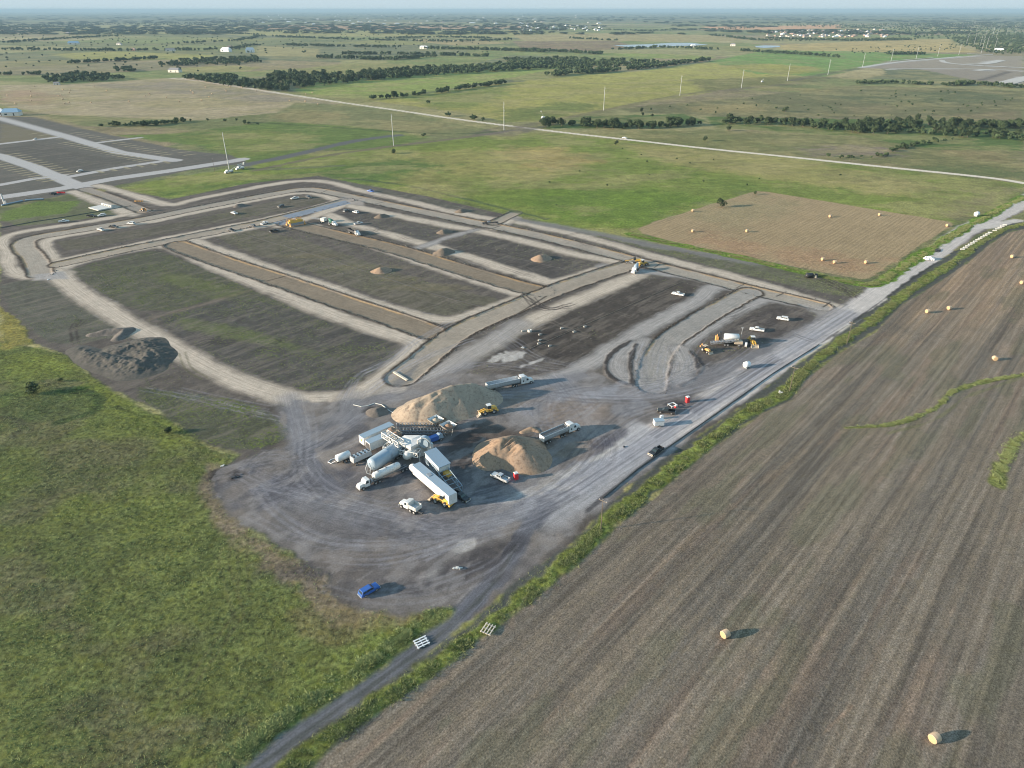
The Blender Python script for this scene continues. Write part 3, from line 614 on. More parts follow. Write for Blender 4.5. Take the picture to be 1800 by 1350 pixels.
GREYM = mat('grey_steel', (.26,.28,.30), .5, .3, .4); DARKM = mat('dark_steel', (.05,.05,.055), .6, .2, .4, (.13,.12,.1))
TYRE = mat('tyre_rubber', (.03,.03,.03), .9, 0, .5, (.12,.11,.10)); RIM = mat('rim_metal', (.42,.42,.42), .4, .5, .3)
GLASS = mat('dark_glass', (.02,.03,.035), .12, 0, 0, spec=.8); YEL = mat('machine_yellow', (.60,.36,.07), .5, 0, .45, (.20,.15,.09))
ORG = mat('faded_orange', (.55,.30,.10), .55, 0, .4, (.2,.15,.1)); RED = mat('red_plastic', (.55,.03,.035), .5, 0, .15); NAVY = mat('navy_plastic', (.04,.07,.22), .5, 0, .15)
BLUE = mat('blue_paint', (.03,.10,.33), .3, 0, .2, (.12,.12,.13)); BLACK = mat('black_paint', (.018,.019,.022), .3, 0, .35, (.10,.09,.08))
DGREY = mat('dark_grey_paint', (.06,.065,.075), .35, 0, .3, (.13,.12,.1)); SILVP = mat('silver_paint', (.42,.43,.44), .35, .3, .3, (.25,.24,.22))
GREEN = mat('green_paint', (.02,.12,.08), .5, 0, .3); TAND = mat('tan_dust', (.40,.33,.25), .9, 0, .4, (.28,.22,.16)); CONCM = mat('concrete', (.48,.47,.44), .9, 0, .35, (.28,.26,.23))
WOODP = mat('weathered_wood', (.20,.16,.12), .9, 0, .4, (.10,.08,.06)); WOODL = mat('pale_timber', (.52,.45,.36), .85, 0, .3, (.3,.24,.18)); GALV = mat('galvanised_steel', (.36,.37,.37), .6, .1, .15, (.4,.4,.4))
LAMPY = mat('amber_lens', (.6,.5,.3), .3, 0, 0); BRK = mat('brick_wall', (.32,.20,.15), .9, 0, .3); ROOFG = mat('roof_grey', (.20,.19,.19), .9, 0, .3); ROOFB = mat('roof_brown', (.26,.19,.15), .9, 0, .3)
BLROOF = mat('blue_grey_roof', (.22,.33,.42), .5, .2, .2); WALLW = mat('pale_wall', (.62,.58,.52), .9, 0, .2); TARP = mat('white_tarp', (.72,.72,.70), .7, 0, .1); BARK = mat('bark', (.10,.08,.06), .95, 0, .3)
YMARK = mat('yellow_mark', (.65,.50,.08), .6, 0, .1)
class MB:
    def __init__(s): s.v = []; s.f = []; s.mi = []; s.m = 0; s.sm = []
    def add(s, vs, fs, smooth_=False):
        b = len(s.v); s.v += [tuple(p) for p in vs]
        for f in fs: s.f.append(tuple(b+i for i in f)); s.mi.append(s.m); s.sm.append(smooth_)
        return s
    def box(s, cx, cy, cz, sx, sy, sz, rz=0, ry=0, taper=1.0, tx=None):
        vs = []
        tx = taper if tx is None else tx
        for dz in (-1, 1):
            k = 1 if dz < 0 else taper; kx = 1 if dz < 0 else tx
            for dx, dy in ((-1,-1),(1,-1),(1,1),(-1,1)):
                x, y, z = dx*sx/2*kx, dy*sy/2*k, dz*sz/2
                if ry: x, z = x*cos(ry)+z*sin(ry), -x*sin(ry)+z*cos(ry)
                if rz: x, y = x*cos(rz)-y*sin(rz), x*sin(rz)+y*cos(rz)
                vs.append((cx+x, cy+y, cz+z))
        return s.add(vs, [(3,2,1,0),(4,5,6,7),(0,1,5,4),(1,2,6,5),(2,3,7,6),(3,0,4,7)])
    def cyl(s, p0, p1, r0, r1=None, n=10, caps=True, sx=1.0):
        r1 = r0 if r1 is None else r1
        d = np.array(p1, float)-np.array(p0, float); L = np.linalg.norm(d)+1e-9; d /= L
        u = np.cross(d, (0, 0, 1)); u = np.array((1., 0, 0)) if np.linalg.norm(u) < 1e-4 else u/np.linalg.norm(u); w = np.cross(u, d)
        vs = []
        for p, r in ((p0, r0), (p1, r1)):
            for i in range(n):
                a = 2*pi*i/n; vs.append(tuple(np.array(p)+r*(u*cos(a)*sx+w*sin(a))))
        fs = [(i, (i+1) % n, n+(i+1) % n, n+i) for i in range(n)]
        s.add(vs, fs, True)
        if caps: s.add(vs, [tuple(range(n))[::-1], tuple(range(n, 2*n))])
        return s
    def lathe(s, p0, p1, prof, n=14):
        """prof: list of (t along axis 0..1, radius)"""
        d = np.array(p1, float)-np.array(p0, float); L = np.linalg.norm(d); dn = d/L
        u = np.cross(dn, (0, 0, 1)); u = np.array((1., 0, 0)) if np.linalg.norm(u) < 1e-4 else u/np.linalg.norm(u); w = np.cross(u, dn)
        vs = [tuple(np.array(p0)+d*t_+r*(u*cos(2*pi*i/n)+w*sin(2*pi*i/n))) for t_, r in prof for i in range(n)]
        fs = [(k*n+i, k*n+(i+1) % n, (k+1)*n+(i+1) % n, (k+1)*n+i) for k in range(len(prof)-1) for i in range(n)]
        return s.add(vs, fs, True)
    def bar(s, p0, p1, w=.08): return s.cyl(p0, p1, w/2, w/2, 4, False)
    def tube(s, pts, r, n=6):
        for a, b in zip(pts, pts[1:]): s.cyl(a, b, r, r, n)
        return s
    def prism(s, prof, y0, y1, inset=0.0, zin=None):
        """side profile (x,z) extruded across y; inset narrows vertices above zin"""
        n = len(prof); vs = []
        for y in (y0, y1):
            sg = -1 if y == max(y0, y1) else 1
            for x, z in prof: vs.append((x, y + (sg*inset if zin is not None and z > zin else 0), z))
        return s.add(vs, [tuple(range(n)), tuple(range(2*n-1, n-1, -1))]+[(i, n+i, n+(i+1) % n, (i+1) % n) for i in range(n)])
    def truss(s, p0, p1, w, h, n, t=.12):
        p0 = np.array(p0, float); p1 = np.array(p1, float); d = (p1-p0)/np.linalg.norm(p1-p0)
        u = np.cross(d, (0, 0, 1)); u /= np.linalg.norm(u); up = np.cross(u, d)
        def c(i, a, b): return p0+(p1-p0)*i/n + u*w/2*a + up*h/2*b
        for a in (-1, 1):
            for b in (-1, 1): s.bar(c(0, a, b), c(n, a, b), t*1.25)
        for i in range(n+1):
            for a in (-1, 1): s.bar(c(i, a, -1), c(i, a, 1), t)
            for b in (-1, 1): s.bar(c(i, -1, b), c(i, 1, b), t)
            if i < n:
                k = 1 if i % 2 else -1
                for a in (-1, 1): s.bar(c(i, a, -k), c(i+1, a, k), t)
        return s
    def build(s, name, mats, parent=None):
        me = bpy.data.meshes.new(name); me.from_pydata(s.v, [], s.f)
        if not isinstance(mats, (list, tuple)): mats = [mats]
        for m in mats: me.materials.append(m)
        me.polygons.foreach_set('material_index', s.mi); me.polygons.foreach_set('use_smooth', s.sm); me.update()
        o = bpy.data.objects.new(name, me); SC.collection.objects.link(o)
        if parent is not None: o.parent = parent
        return o
def tag(o, label=None, cat=None, group=None, kind=None):
    if label: o['label'] = label
    if cat: o['category'] = cat
    if group: o['group'] = group
    if kind: o['kind'] = kind
    return o
def thing(name, label, cat, loc=(0, 0, 0), rz=0, group=None):
    o = bpy.data.objects.new(name, None); SC.collection.objects.link(o); o.location = loc; o.rotation_euler = (0, 0, rz); o.empty_display_size = .5
    return tag(o, label, cat, group)
KIDS = {}
def dup(root, loc, rz, label, group=None, scale=None):
    if root.name not in KIDS:
        KIDS[root.name] = [c for c in SC.objects if c.parent is root]
        for c in KIDS[root.name]: KIDS[c.name] = [g for g in SC.objects if g.parent is c]
    r = root.copy(); SC.collection.objects.link(r); r.location = loc; r.rotation_euler = (0, 0, rz); r['label'] = label
    if group: r['group'] = group
    if scale: r.scale = scale
    for ch in KIDS[root.name]:
        c = ch.copy(); SC.collection.objects.link(c); c.parent = r
        for g in KIDS.get(ch.name, []):
            d = g.copy(); SC.collection.objects.link(d); d.parent = c
    return r
def ends(rear, front, h=0):
    a = P(*rear, h); b = P(*front, h); return ((a[0]+b[0])/2, (a[1]+b[1])/2, 0), atan2(b[1]-a[1], b[0]-a[0]), hypot(b[0]-a[0], b[1]-a[1])
def ground_z(x, y):
    i = int(np.clip(np.searchsorted(XS, x)-1, 0, NX-1)); j = int(np.clip(np.searchsorted(YS, y)-1, 0, NY-1)); return float(Z[j:j+2, i:i+2].mean())
def wheels(root, spots, r=.38, w=.26, name='wheel'):
    for x, y in spots:
        b = MB(); s = 1 if y > 0 else -1
        b.cyl((x, y-w/2*s, r), (x, y+w/2*s, r), r, r, 14); b.m = 1; b.cyl((x, y+(w/2-.01)*s, r), (x, y+(w/2+.02)*s, r), r*.58, r*.5, 10)
        b.build(name, [TYRE, RIM], root)
# ---------------------------------------------------------------- pickups, cars
def make_pickup(paint, label, cat='pickup truck', suv=False, name='pickup_truck'):
    t = thing(name, label, cat)
    b = MB()
    if not suv:
        b.prism([(2.85,.45),(2.9,.78),(2.75,1.02),(1.35,1.12),(1.3,1.14),(-.75,1.14),(-.75,.45)], -.97, .97, .06, 1.0)
        b.box(-1.85, .93, .82, 2.2, .1, .72); b.box(-1.85, -.93, .82, 2.2, .1, .72); b.box(-2.92, 0, .82, .08, 1.94, .70); b.box(-1.85, 0, .56, 2.2, 1.78, .12)
        b.prism([(1.3,1.14),(.62,1.70),(.45,1.78),(-.55,1.78),(-.74,1.66),(-.76,1.14)], -.88, .88, .13, 1.3)
    else:
        b.prism([(2.45,.42),(2.5,.78),(2.35,1.0),(1.15,1.12),(-2.35,1.12),(-2.45,.45)], -.95, .95, .05, 1.0)
        b.prism([(1.15,1.12),(.5,1.66),(.3,1.74),(-2.0,1.72),(-2.3,1.14)], -.87, .87, .13, 1.3)
    b.build('body', paint, t)
    g = MB()
    if not suv:
        g.add([(1.22,-.78,1.215),(1.22,.78,1.215),(.70,.70,1.655),(.70,-.70,1.655)], [(0,1,2,3)])
        for s in (-1, 1):
            for x0, x1 in ((.62,.0),(-.08,-.62)): g.add([(x0+.30*(x0 > .5),s*.895,1.18),(x1,s*.895,1.18),(x1,s*.79,1.66),(x0-.05*(x0 > .5),s*.79,1.66)], [(0,1,2,3) if s < 0 else (3,2,1,0)])
        g.add([(-.772,-.7,1.2),(-.772,.7,1.2),(-.76,.62,1.62),(-.76,-.62,1.62)], [(3,2,1,0)])
    else:
        g.add([(1.08,-.78,1.195),(1.08,.78,1.195),(.58,.70,1.61),(.58,-.70,1.61)], [(0,1,2,3)])
        for s in (-1, 1):
            for x0, x1 in ((.55,-.1),(-.18,-1.0),(-1.08,-1.9)): g.add([(x0+.3*(x0 > .5),s*.885,1.17),(x1,s*.885,1.17),(x1,s*.785,1.62),(x0-.05*(x0 > .5),s*.785,1.62)], [(0,1,2,3) if s < 0 else (3,2,1,0)])
        g.add([(-2.31,-.7,1.2),(-2.31,.7,1.2),(-2.07,.62,1.62),(-2.07,-.62,1.62)], [(3,2,1,0)])
    g.build('window', GLASS, t)
    xr_, xf = (-1.85, 1.85) if not suv else (-1.5, 1.5)
    wheels(t, [(xf, .86), (xf, -.86), (xr_, .86), (xr_, -.86)])
    fx2 = 2.9 if not suv else 2.5
    MB().box(fx2+.03, 0, .52, .16, 1.9, .2).build('front_bumper', SILVP, t); MB().box(-fx2-.1, 0, .52, .16, 1.85, .18).build('rear_bumper', SILVP, t)
    for s in (-1, 1): MB().box(fx2-.02, s*.75, .84, .08, .32, .18).build('headlight', LAMPY, t)
    return t
def park(px_rear, px_front, proto, label, group=None):
    loc, a, L = ends(px_rear, px_front); loc = (loc[0], loc[1], ground_z(loc[0], loc[1])+.02)
    if proto.get('placed'): o = dup(proto, loc, a, label, group); return o
    proto.location = loc; proto.rotation_euler = (0, 0, a); proto['placed'] = 1; proto['label'] = label
    if group: proto['group'] = group
    return proto
pk_w = make_pickup(WHITE, ''); pk_s = make_pickup(SILVP, ''); pk_k = make_pickup(BLACK, ''); pk_b = make_pickup(BLUE, ''); pk_g = make_pickup(DGREY, '')
suv_b = make_pickup(BLUE, '', 'car', True, 'parked_car'); suv_w = make_pickup(WHITE, '', 'car', True, 'parked_car'); suv_g = make_pickup(DGREY, '', 'car', True, 'parked_car')
park((893,848),(866,836), pk_s, 'silver pickup truck parked at the foot of the smaller sand pile')
park((637,1048),(661,1034), suv_b, 'bright blue car parked alone on the brown edge of the yard')
park((1163,790),(1142,803), pk_k, 'black pickup truck driving down the haul road beside the green strip')
park((1182,727),(1159,724), pk_k, 'black pickup truck parked beside the dark dirt island and the small white box')
park((1341,583),(1319,580), pk_w, 'white pickup truck parked just behind the silver tank machine')
park((1385,564),(1366,561), suv_w, 'white car on the dark lot closest to the east road')
park((1202,521),(1181,517), pk_w, 'white pickup truck alone on the brown lot with the long pale trench line')
park((803,872),(817,880), pk_k, 'black pickup truck tucked beside the end of the long white control trailer')
park((639,1),(640,1), pk_g, '') if False else None
park((659,339),(644,336), pk_b, 'blue pickup truck outside the haul road at the top edge of the site')
for r, f, p, l in [((525,349),(512,351),pk_w,'white pickup truck near the top of the far strip, left of its pair'), ((536,346),(549,350),suv_g,'dark and pale car at the narrow tip of the far strip'),
  ((501,362),(487,366),suv_g,'dark grey car beside the haul track of the far strip'), ((418,378),(406,374),pk_w,'white pickup truck near the dark mound on the far strip'),
  ((603,374),(615,370),suv_g,'dark car parked behind the white car right of the new pavement'), ((631,376),(620,373),suv_w,'small white car close to the brown mound right of the pavement'),
  ((623,396),(638,393),pk_s,'light silver pickup truck on the grey lot right of the green drum'), ((412,407),(400,404),pk_g,'dark pickup truck at the upper left corner of the long middle lot'),
  ((450,400),(436,398),suv_g,'dark car on the haul track between the two left streets'), ((476,409),(490,406),pk_k,'black pickup truck on the grass below the fresh pavement'),
  ((460,396),(470,392),pk_w,'white pickup truck at the end of the fresh pavement'), ((155,381),(168,381),pk_k,'black pickup truck beside the white car under the concrete slab'),
  ((186,379),(173,381),suv_w,'white car under the concrete slab with the row of holes'), ((107,391),(119,390),pk_w,'white pickup truck leftmost of the cars along the upper left track'),
  ((184,407),(172,404),pk_w,'white pickup truck leftmost of the three on the inner left strip'), ((194,400),(207,401),pk_k,'black pickup truck in the middle of the three on the inner left strip'),
  ((238,395),(224,394),suv_w,'long white car rightmost of the three on the inner left strip'), ((146,301),(135,303),suv_w,'white car driving on the narrow street of the left neighbourhood'),
  ((66,245),(58,247),suv_w,'white car on the farthest narrow street of the left neighbourhood'), ((1095,243),(1101,244),pk_w,'white pickup truck on the far gravel road in the meadows')]:
    park(r, f, p, l)
# ---------------------------------------------------------------- heavy vehicles
def tractor(t, x0, paint, sleeper=True):
    """cab front at x0, facing +x"""
    b = MB(); hc = 3.6 if sleeper else 2.9
    b.prism([(x0,.75),(x0+.02,1.25),(x0-.25,1.75),(x0-1.7,1.95),(x0-1.7,.7)], -.85, .85, .12, 1.5)
    b.prism([(x0-1.7,.7),(x0-1.7,1.95),(x0-2.1,2.65),(x0-2.3,2.75),(x0-3.3,2.75 if not sleeper else 2.9),(x0-3.3,.7)], -1.15, 1.15, .1, 2.0)
    if sleeper: b.prism([(x0-2.6,2.76),(x0-3.1,3.55),(x0-3.6,hc),(x0-5.0,hc),(x0-5.0,.75),(x0-3.3,.75),(x0-3.3,2.76)], -1.2, 1.2, .08, 2.9)
    b.build('cab', paint, t)
    g = MB(); g.add([(x0-1.76,-.95,2.05),(x0-1.76,.95,2.05),(x0-2.10,.9,2.62),(x0-2.10,-.9,2.62)], [(0,1,2,3)])
    for s in (-1, 1): g.add([(x0-2.0,s*1.16,1.75),(x0-2.9,s*1.16,1.75),(x0-2.9,s*1.07,2.5),(x0-2.25,s*1.07,2.5)], [(0,1,2,3) if s < 0 else (3,2,1,0)])
    if sleeper:
        for s in (-1, 1): g.add([(x0-3.9,s*1.21,1.5),(x0-4.4,s*1.21,1.5),(x0-4.4,s*1.21,2.1),(x0-3.9,s*1.21,2.1)], [(0,1,2,3) if s < 0 else (3,2,1,0)])
    g.build('window', GLASS, t)
    MB().box(x0+.05, 0, .62, .25, 2.2, .35).build('bumper', SILV, t)
    for s in (-1, 1): MB().box(x0-.12, s*.85, 1.1, .16, .3, .22).build('headlight', LAMPY, t)
    L = 5.0 if sleeper else 3.3
    c = MB(); c.box(x0-4.7, 0, .85, 8.0 if sleeper else 6.4, .9, .25); 
    for s in (-1, 1): c.cyl((x0-L-.25, s*.95, .9), (x0-L-.25, s*.95, hc-.1), .09, n=6)
    c.build('chassis', DARKM, t)
    return x0-(7.6 if sleeper else 6.0)
def axles(t, xs, y=1.0, r=.5): wheels(t, [(x, s*y) for x in xs for s in (-1, 1)], r, .5)
def end_dump(rear, front, label, load=False):
    loc, a, L = ends(rear, front); t = thing('dump_semi_truck', label, 'semi truck', loc, a)
    x0 = L/2-.3; xk = tractor(t, x0, WHITE, True); axles(t, [x0-1.0, xk+.7, xk-.6])
    xb = -L/2+.3; xf = x0-5.5; n = 9; b = MB()
    prof = [(-1.22,3.1),(-1.2,2.0),(-.95,1.35),(-.5,1.08),(0,1.0),(.5,1.08),(.95,1.35),(1.2,2.0),(1.22,3.1)]
    inn = [(y*.93, z+.09 if abs(y) < 1.1 else z) for y, z in prof]
    for pr, fl in ((prof, 0), (inn, 1)):
        vs = [(xb, y, z) for y, z in pr]+[(xf, y, z) for y, z in pr]
        b.add(vs, [(i, i+1, n+i+1, n+i)[::(-1 if fl else 1)] for i in range(n-1)], False)
    for x in (xb, xf): b.add([(x+(.04 if x == xb else -.04), y, z) for y, z in prof], [tuple(range(n))])
    for s in (-1, 1):
        b.box((xb+xf)/2, s*1.22, 3.12, xf-xb, .14, .14)
        k = int((xf-xb)/.75)
        for i in range(k+1): b.box(xb+(xf-xb)*i/k, s*1.235, 2.5, .09, .09, 1.15)
    b.build('tub', SILV, t)
    if load:
        cb = MB(); cb.box((xb+xf)/2, 0, 3.06, (xf-xb)-.3, .08, .08); cb.box((xb+xf)/2, .5, 3.0, (xf-xb)-.4, .9, .03); cb.build('roll_tarp', DARKM, t)
    c = MB(); c.box((xb+xf)/2+.5, 0, .92, (xf-xb), .8, .2); c.box(xf-.6, .5, .55, .12, .12, 1.0); c.box(xf-.6, -.5, .55, .12, .12, 1.0); c.build('frame', DARKM, t)
    axles(t, [xb+1.2, xb+2.5]); MB().box(xb-.05, 0, 2.1, .1, 2.3, 1.8).build('tailgate', WHITE, t)
    return t
end_dump((855,689),(937,671), 'white sleeper semi with a silver tub trailer behind the large sand pile')
end_dump((951,781),(1018,752), 'white semi with a covered silver tub trailer pulling away from the smaller sand pile', True)
def tanker():
    loc, a, L = ends((716,822),(629,862)); t = thing('tanker_truck', 'white cab tanker truck with a dusty pneumatic tank beside the big grey blue silo', 'tanker truck', loc, a)
    x0 = L/2-.2; xk = tractor(t, x0, WHITE, False); axles(t, [x0-1.0, xk+.9, xk-.4])
    xb = -L/2+2.6; xf = x0-5.0; Lt = xf-xb
    MB().lathe((xb, 0, 2.3), (xf, 0, 2.3), [(0,.05),(.0,.7),(.04,1.05),(.3,1.12),(.7,1.12),(.96,1.05),(1,.7),(1,.05)], 16).build('tank', OFFW, t)
    h = MB(); 
    for k in (.28, .72): h.lathe((xb+Lt*k, 0, 2.2), (xb+Lt*k, 0, .75), [(0,1.05),(.5,.8),(1,.2)], 12)
    h.build('discharge_cone', OFFW, t)
    m = MB(); 
    for k in (.2, .5, .8): m.cyl((xb+Lt*k, 0, 3.35), (xb+Lt*k, 0, 3.55), .28, n=10)
    m.build('hatch', GREYM, t)
    c = MB(); c.box((xb+xf)/2-.6, .42, .95, Lt+3.6, .14, .25); c.box((xb+xf)/2-.6, -.42, .95, Lt+3.6, .14, .25); c.cyl((xf+.6,-.6,1.3), (xf+.6,.6,1.3), .35); c.tube([(xb-1.5,-1.0,1.0),(xf,-1.0,1.0)], .09); c.build('frame', GREYM, t)
    axles(t, [xb-1.6, xb-.3])
tanker()
def dump_truck(rear, front, label, bed=GREYM, proto=None):
    loc, a, L = ends(rear, front); t = thing('dump_truck', label, 'dump truck', loc, a); x0 = L/2-.1
    tractor(t, x0, WHITE, False); xf = x0-3.6; xb = -L/2+.2
    b = MB(); b.box((xf+xb)/2, 0, 1.25, xf-xb, 2.3, .12); 
    for s in (-1, 1):
        b.box((xf+xb)/2, s*1.17, 1.85, xf-xb, .08, 1.2)
        for i in range(6): b.box(xb+.1+(xf-xb-.2)*i/5, s*1.24, 1.85, .1, .1, 1.2)
    b.box(xf-.04, 0, 2.1, .08, 2.3, 1.7); b.box(xb+.04, 0, 1.85, .08, 2.3, 1.2); b.box(xf+.3, 0, 2.93, .8, 2.3, .06); b.build('bed', bed, t)
    axles(t, [x0-.9, xb+2.2, xb+.9]); MB().box(-.5, 0, .9, L-2, .9, .2).build('frame', DARKM, t); return t
dump_truck((738,903),(706,887), 'white cab dump truck with an empty ribbed bed in front of the control trailer', OFFW)
dump_truck((614,408),(632,415), 'white dump truck with a dark open bed on the pale haul track', DARKM)
def mixer(rear, front, drum, label, raised=True):
    loc, a, L = ends(rear, front); t = thing('concrete_mixer_truck', label, 'mixer truck', loc, a); x0 = L/2
    tractor(t, x0, WHITE, False); axles(t, [x0-.9, x0-5.8, x0-7.0])
    MB().lathe((x0-4.0, 0, 1.9), (x0-7.9, 0, 3.4), [(0,.1),(.02,.9),(.3,1.25),(.55,1.2),(.95,.55),(1,.5),(1,.1)], 14).build('drum', drum, t)
    MB().box(x0-5.5, 0, 1.0, 6, .9, .25).box(x0-7.7, 0, 2.3, .15, 1.4, 2.4).build('frame', GREYM, t)
    MB().lathe((x0-8.0, 0, 3.7), (x0-8.0, 0, 2.9), [(0,.75),(.6,.3),(1,.25)], 10).build('chute', GREYM, t); return t
mixer((570,391),(592,398), GREEN, 'truck with a tilted dark green drum beside the paving machines')
mixer((1124,470),(1112,482), BLUEW, 'white truck with a pale blue drum at the street crossing with yellow machines')
def loader(rear, front, label, up=.3):
    loc, a, L = ends(rear, front); t = thing('wheel_loader', label, 'wheel loader', loc, a)
    b = MB(); b.prism([(-3.1,.9),(-3.1,2.0),(-2.6,2.35),(-.6,2.3),(-.6,.8)], -.75, .75, .08, 2.1); b.box(-3.2, 0, .95, .5, 2.3, .5); b.box(.7, 0, 1.15, 2.2, 1.1, .8); b.box(-1.9, 0, 1.35, 1.9, 2.5, .14); b.box(1.35, 0, 1.4, 1.6, 2.4, .12); b.build('body', YEL, t)
    MB().box(-.35, 0, 2.55, 1.3, 1.4, 1.3, taper=.9).build('cab_glass', GLASS, t); MB().box(-.35, 0, 3.28, 1.6, 1.6, .14).build('cab_roof', WHITE, t)
    ar = MB(); 
    for s in (-1, 1): ar.box(2.1, s*.5, 1.35+up/2, 2.4, .18, .35, ry=radians(18)); 
    ar.cyl((1.0,0,1.6),(2.7,0,1.3),.12,n=6); ar.build('lift_arm', YEL, t)
    k = MB(); pr = [(3.0,1.25),(2.95,.45),(3.3,.15),(4.3,.1),(4.3,.16),(3.4,.26),(3.1,.5),(3.12,1.2)]
    k.prism(pr, -1.45, 1.45)
    for s in (-1, 1): k.prism([(3.0,1.25),(2.95,.45),(3.3,.15),(4.3,.1)], s*1.45-.04, s*1.45+.04)
    k.build('bucket', TAND, t); wheels(t, [(x, s*1.05) for x in (1.45, -1.75) for s in (-1, 1)], .78, .55); return t
loader((803,895),(752,874), 'yellow wheel loader parked against the end of the white control trailer')
loader((877,722),(838,731), 'yellow wheel loader working at the foot of the large sand pile')
loader((1317,598),(1327,612), 'yellow wheel loader facing down beside the silver tank machine')
loader((1125,468),(1134,466), 'small yellow loader behind the pale blue drum truck')
def backhoe(rear, front, label):
    loc, a, L = ends(rear, front); t = thing('backhoe', label, 'backhoe', loc, a)
    MB().prism([(-.6,.7),(-.6,1.5),(.6,1.6),(1.9,1.45),(2.0,.8)], -.45, .45).box(-.9,0,.9,1.4,1.9,.3).build('body', ORG, t)
    MB().box(-.7,0,1.85,1.2,1.3,.95,taper=.9).build('cab_glass', GLASS, t); MB().box(-.7,0,2.4,1.7,1.6,.12).build('cab_roof', TAND, t)
    MB().bar((-1.5,0,1.0),(-2.6,0,2.5),.25).bar((-2.6,0,2.5),(-3.3,0,1.3),.2).box(-3.3,0,1.05,.45,.5,.5).build('digging_arm', ORG, t)
    MB().bar((1.2,.5,1.2),(2.6,.5,.6),.16).bar((1.2,-.5,1.2),(2.6,-.5,.6),.16).prism([(2.6,.9),(2.55,.2),(3.2,.1),(2.8,.35)],-1.1,1.1).build('front_bucket', TAND, t)
    wheels(t, [(-1.0,.95),(-1.0,-.95)], .72, .45); wheels(t, [(1.5,.85),(1.5,-.85)], .48, .35)
backhoe((1232,613),(1250,623), 'dusty orange backhoe parked left of the silver tank machine')
backhoe((262,373),(243,369), 'yellow backhoe on the track corner below the left neighbourhood')
def stabilizer_rig():
    loc, a, L = ends((1262,590),(1296,600)); t = thing('tank_machine', 'machine with a shiny silver tank over dark conveyors and wheels', 'road machine', (*P(1283,606), 0), radians(-5))
    MB().lathe((-2.6,1.2,3.0),(3.4,1.2,3.0),[(0,.1),(0,1.1),(.04,1.35),(.96,1.35),(1,1.1),(1,.1)],16).build('tank', WHITE, t)
    MB().box(0,1.2,1.3,7,2.2,.5).box(-4.2,1.6,2.2,1.6,1.6,2.8).box(-4.0,1.6,4.2,1.2,.9,1.4).build('engine_house', DARKM, t)
    MB().box(-5.2,1.4,2.0,1.2,1.5,2.2).cyl((-5.2,1.4,3.1),(-5.2,1.4,3.9),.2).build('hopper', ORG, t)
    MB().truss((-8,-1.4,1.2),(1.5,-1.0,2.6),1.4,.8,8,.12).box(-3.2,-1.2,2.0,9.4,1.1,.08,ry=radians(-8)).build('conveyor', GREYM, t)
    MB().box(3.0,-.6,1.6,3.2,2.0,1.1).box(2.4,-.8,2.5,1.2,1.0,.8).build('operator_deck', TAND, t)
    MB().cyl((5.6,-1.2,.9),(6.4,-1.4,.9),1.0,n=14).build('white_drum', WHITE, t)
    MB().cyl((4.6,2.6,0),(4.6,2.6,6.5),.07,n=6).box(4.6,2.6,6.5,1.0,.2,.2).build('light_mast', GALV, t)
    axles(t, [-2.4,-1.2,3.2], 1.5, .55)
stabilizer_rig()
def paver():
    t = thing('slipform_paver', 'wide dusty yellow slipform paver standing across the new street', 'paving machine', (*P(520,395), 0), ends((505,398),(545,390))[1])
    MB().box(0,0,2.2,9.5,1.8,1.3).box(-2.5,.4,3.1,2.6,1.4,.8).box(2.2,.3,3.0,2.2,1.5,.7).build('body', YEL, t); MB().box(0,-1.4,.9,9,1.6,1.1).build('mould', GREYM, t)
    MB().box(-.5,.2,3.9,2.2,1.6,.1).build('canopy', TAND, t); MB().truss((-5,1.6,3.4),(5,1.6,3.4),.8,.8,8,.1).build('walkway', ORG, t)
    for x in (-4.8, 4.8):
        for y in (-2.6, 2.6): MB().box(x,y,.45,.6,1.8,.9).box(x,y,1.6,.35,.35,1.6).build('track_leg', ORG, t)
paver()
def belt_placer():
    t = thing('belt_placer', 'pale belt machine feeding concrete next to the green drum truck', 'paving machine', (*P(567,391), 0), radians(-20))
    MB().box(0,1.5,1.6,2.6,3.4,2.0).build('body', WALLW, t); MB().truss((-9,1.6,1.6),(-1,1.4,1.8),1.0,.6,8,.12).build('conveyor', GREYM, t); axles(t, [-.6,.8], 1.9, .5)
belt_placer()
def grader():
    loc, a, L = ends((1122,462),(1104,462)); t = thing('motor_grader', 'yellow motor grader with a dark cab at the street crossing', 'grader', loc, a)
    MB().box(-2.6,0,1.6,3.0,1.3,1.2).bar((-.8,0,1.9),(4.0,0,1.2),.35).box(4.0,0,1.0,.5,.6,.7).build('body', YEL, t); MB().box(-.6,0,2.4,1.3,1.4,1.6).build('cab_glass', GLASS, t)
    MB().box(1.2,0,.45,.15,3.6,.55,rz=radians(25)).build('blade', GREYM, t); wheels(t, [(x,s*1.0) for x in (-3.3,-1.9,3.9) for s in (-1,1)], .65, .35)
grader()
def spreader():
    t = thing('screed_machine', 'low dark screed machine lying across the street at the top of the site', 'road machine', (*P(862,394), 0), radians(12))
    MB().truss((-5,0,1.0),(5,0,1.0),.9,.7,10,.14).build('frame', DARKM, t); MB().box(-1,0,1.6,2,1,.8).build('engine', GREYM, t); axles(t, [-4.5,4.5], .8, .4)
spreader()
def bucket_truck(rear, front, label, boom):
    loc, a, L = ends(rear, front); t = thing('bucket_truck', label, 'utility truck', loc, a); tractor(t, 4, WHITE, False)
    MB().box(-1.5,0,1.4,4.6,2.3,1.0).build('utility_body', WHITE, t); MB().bar((-2.5,0,2.2),boom[0],.35).bar(boom[0],boom[1],.28).build('boom', WHITE, t); b=boom[1]; MB().box(b[0],b[1],b[2],.9,.9,1.0).build('bucket', OFFW, t); axles(t,[3.0,-1.8,-3.0])
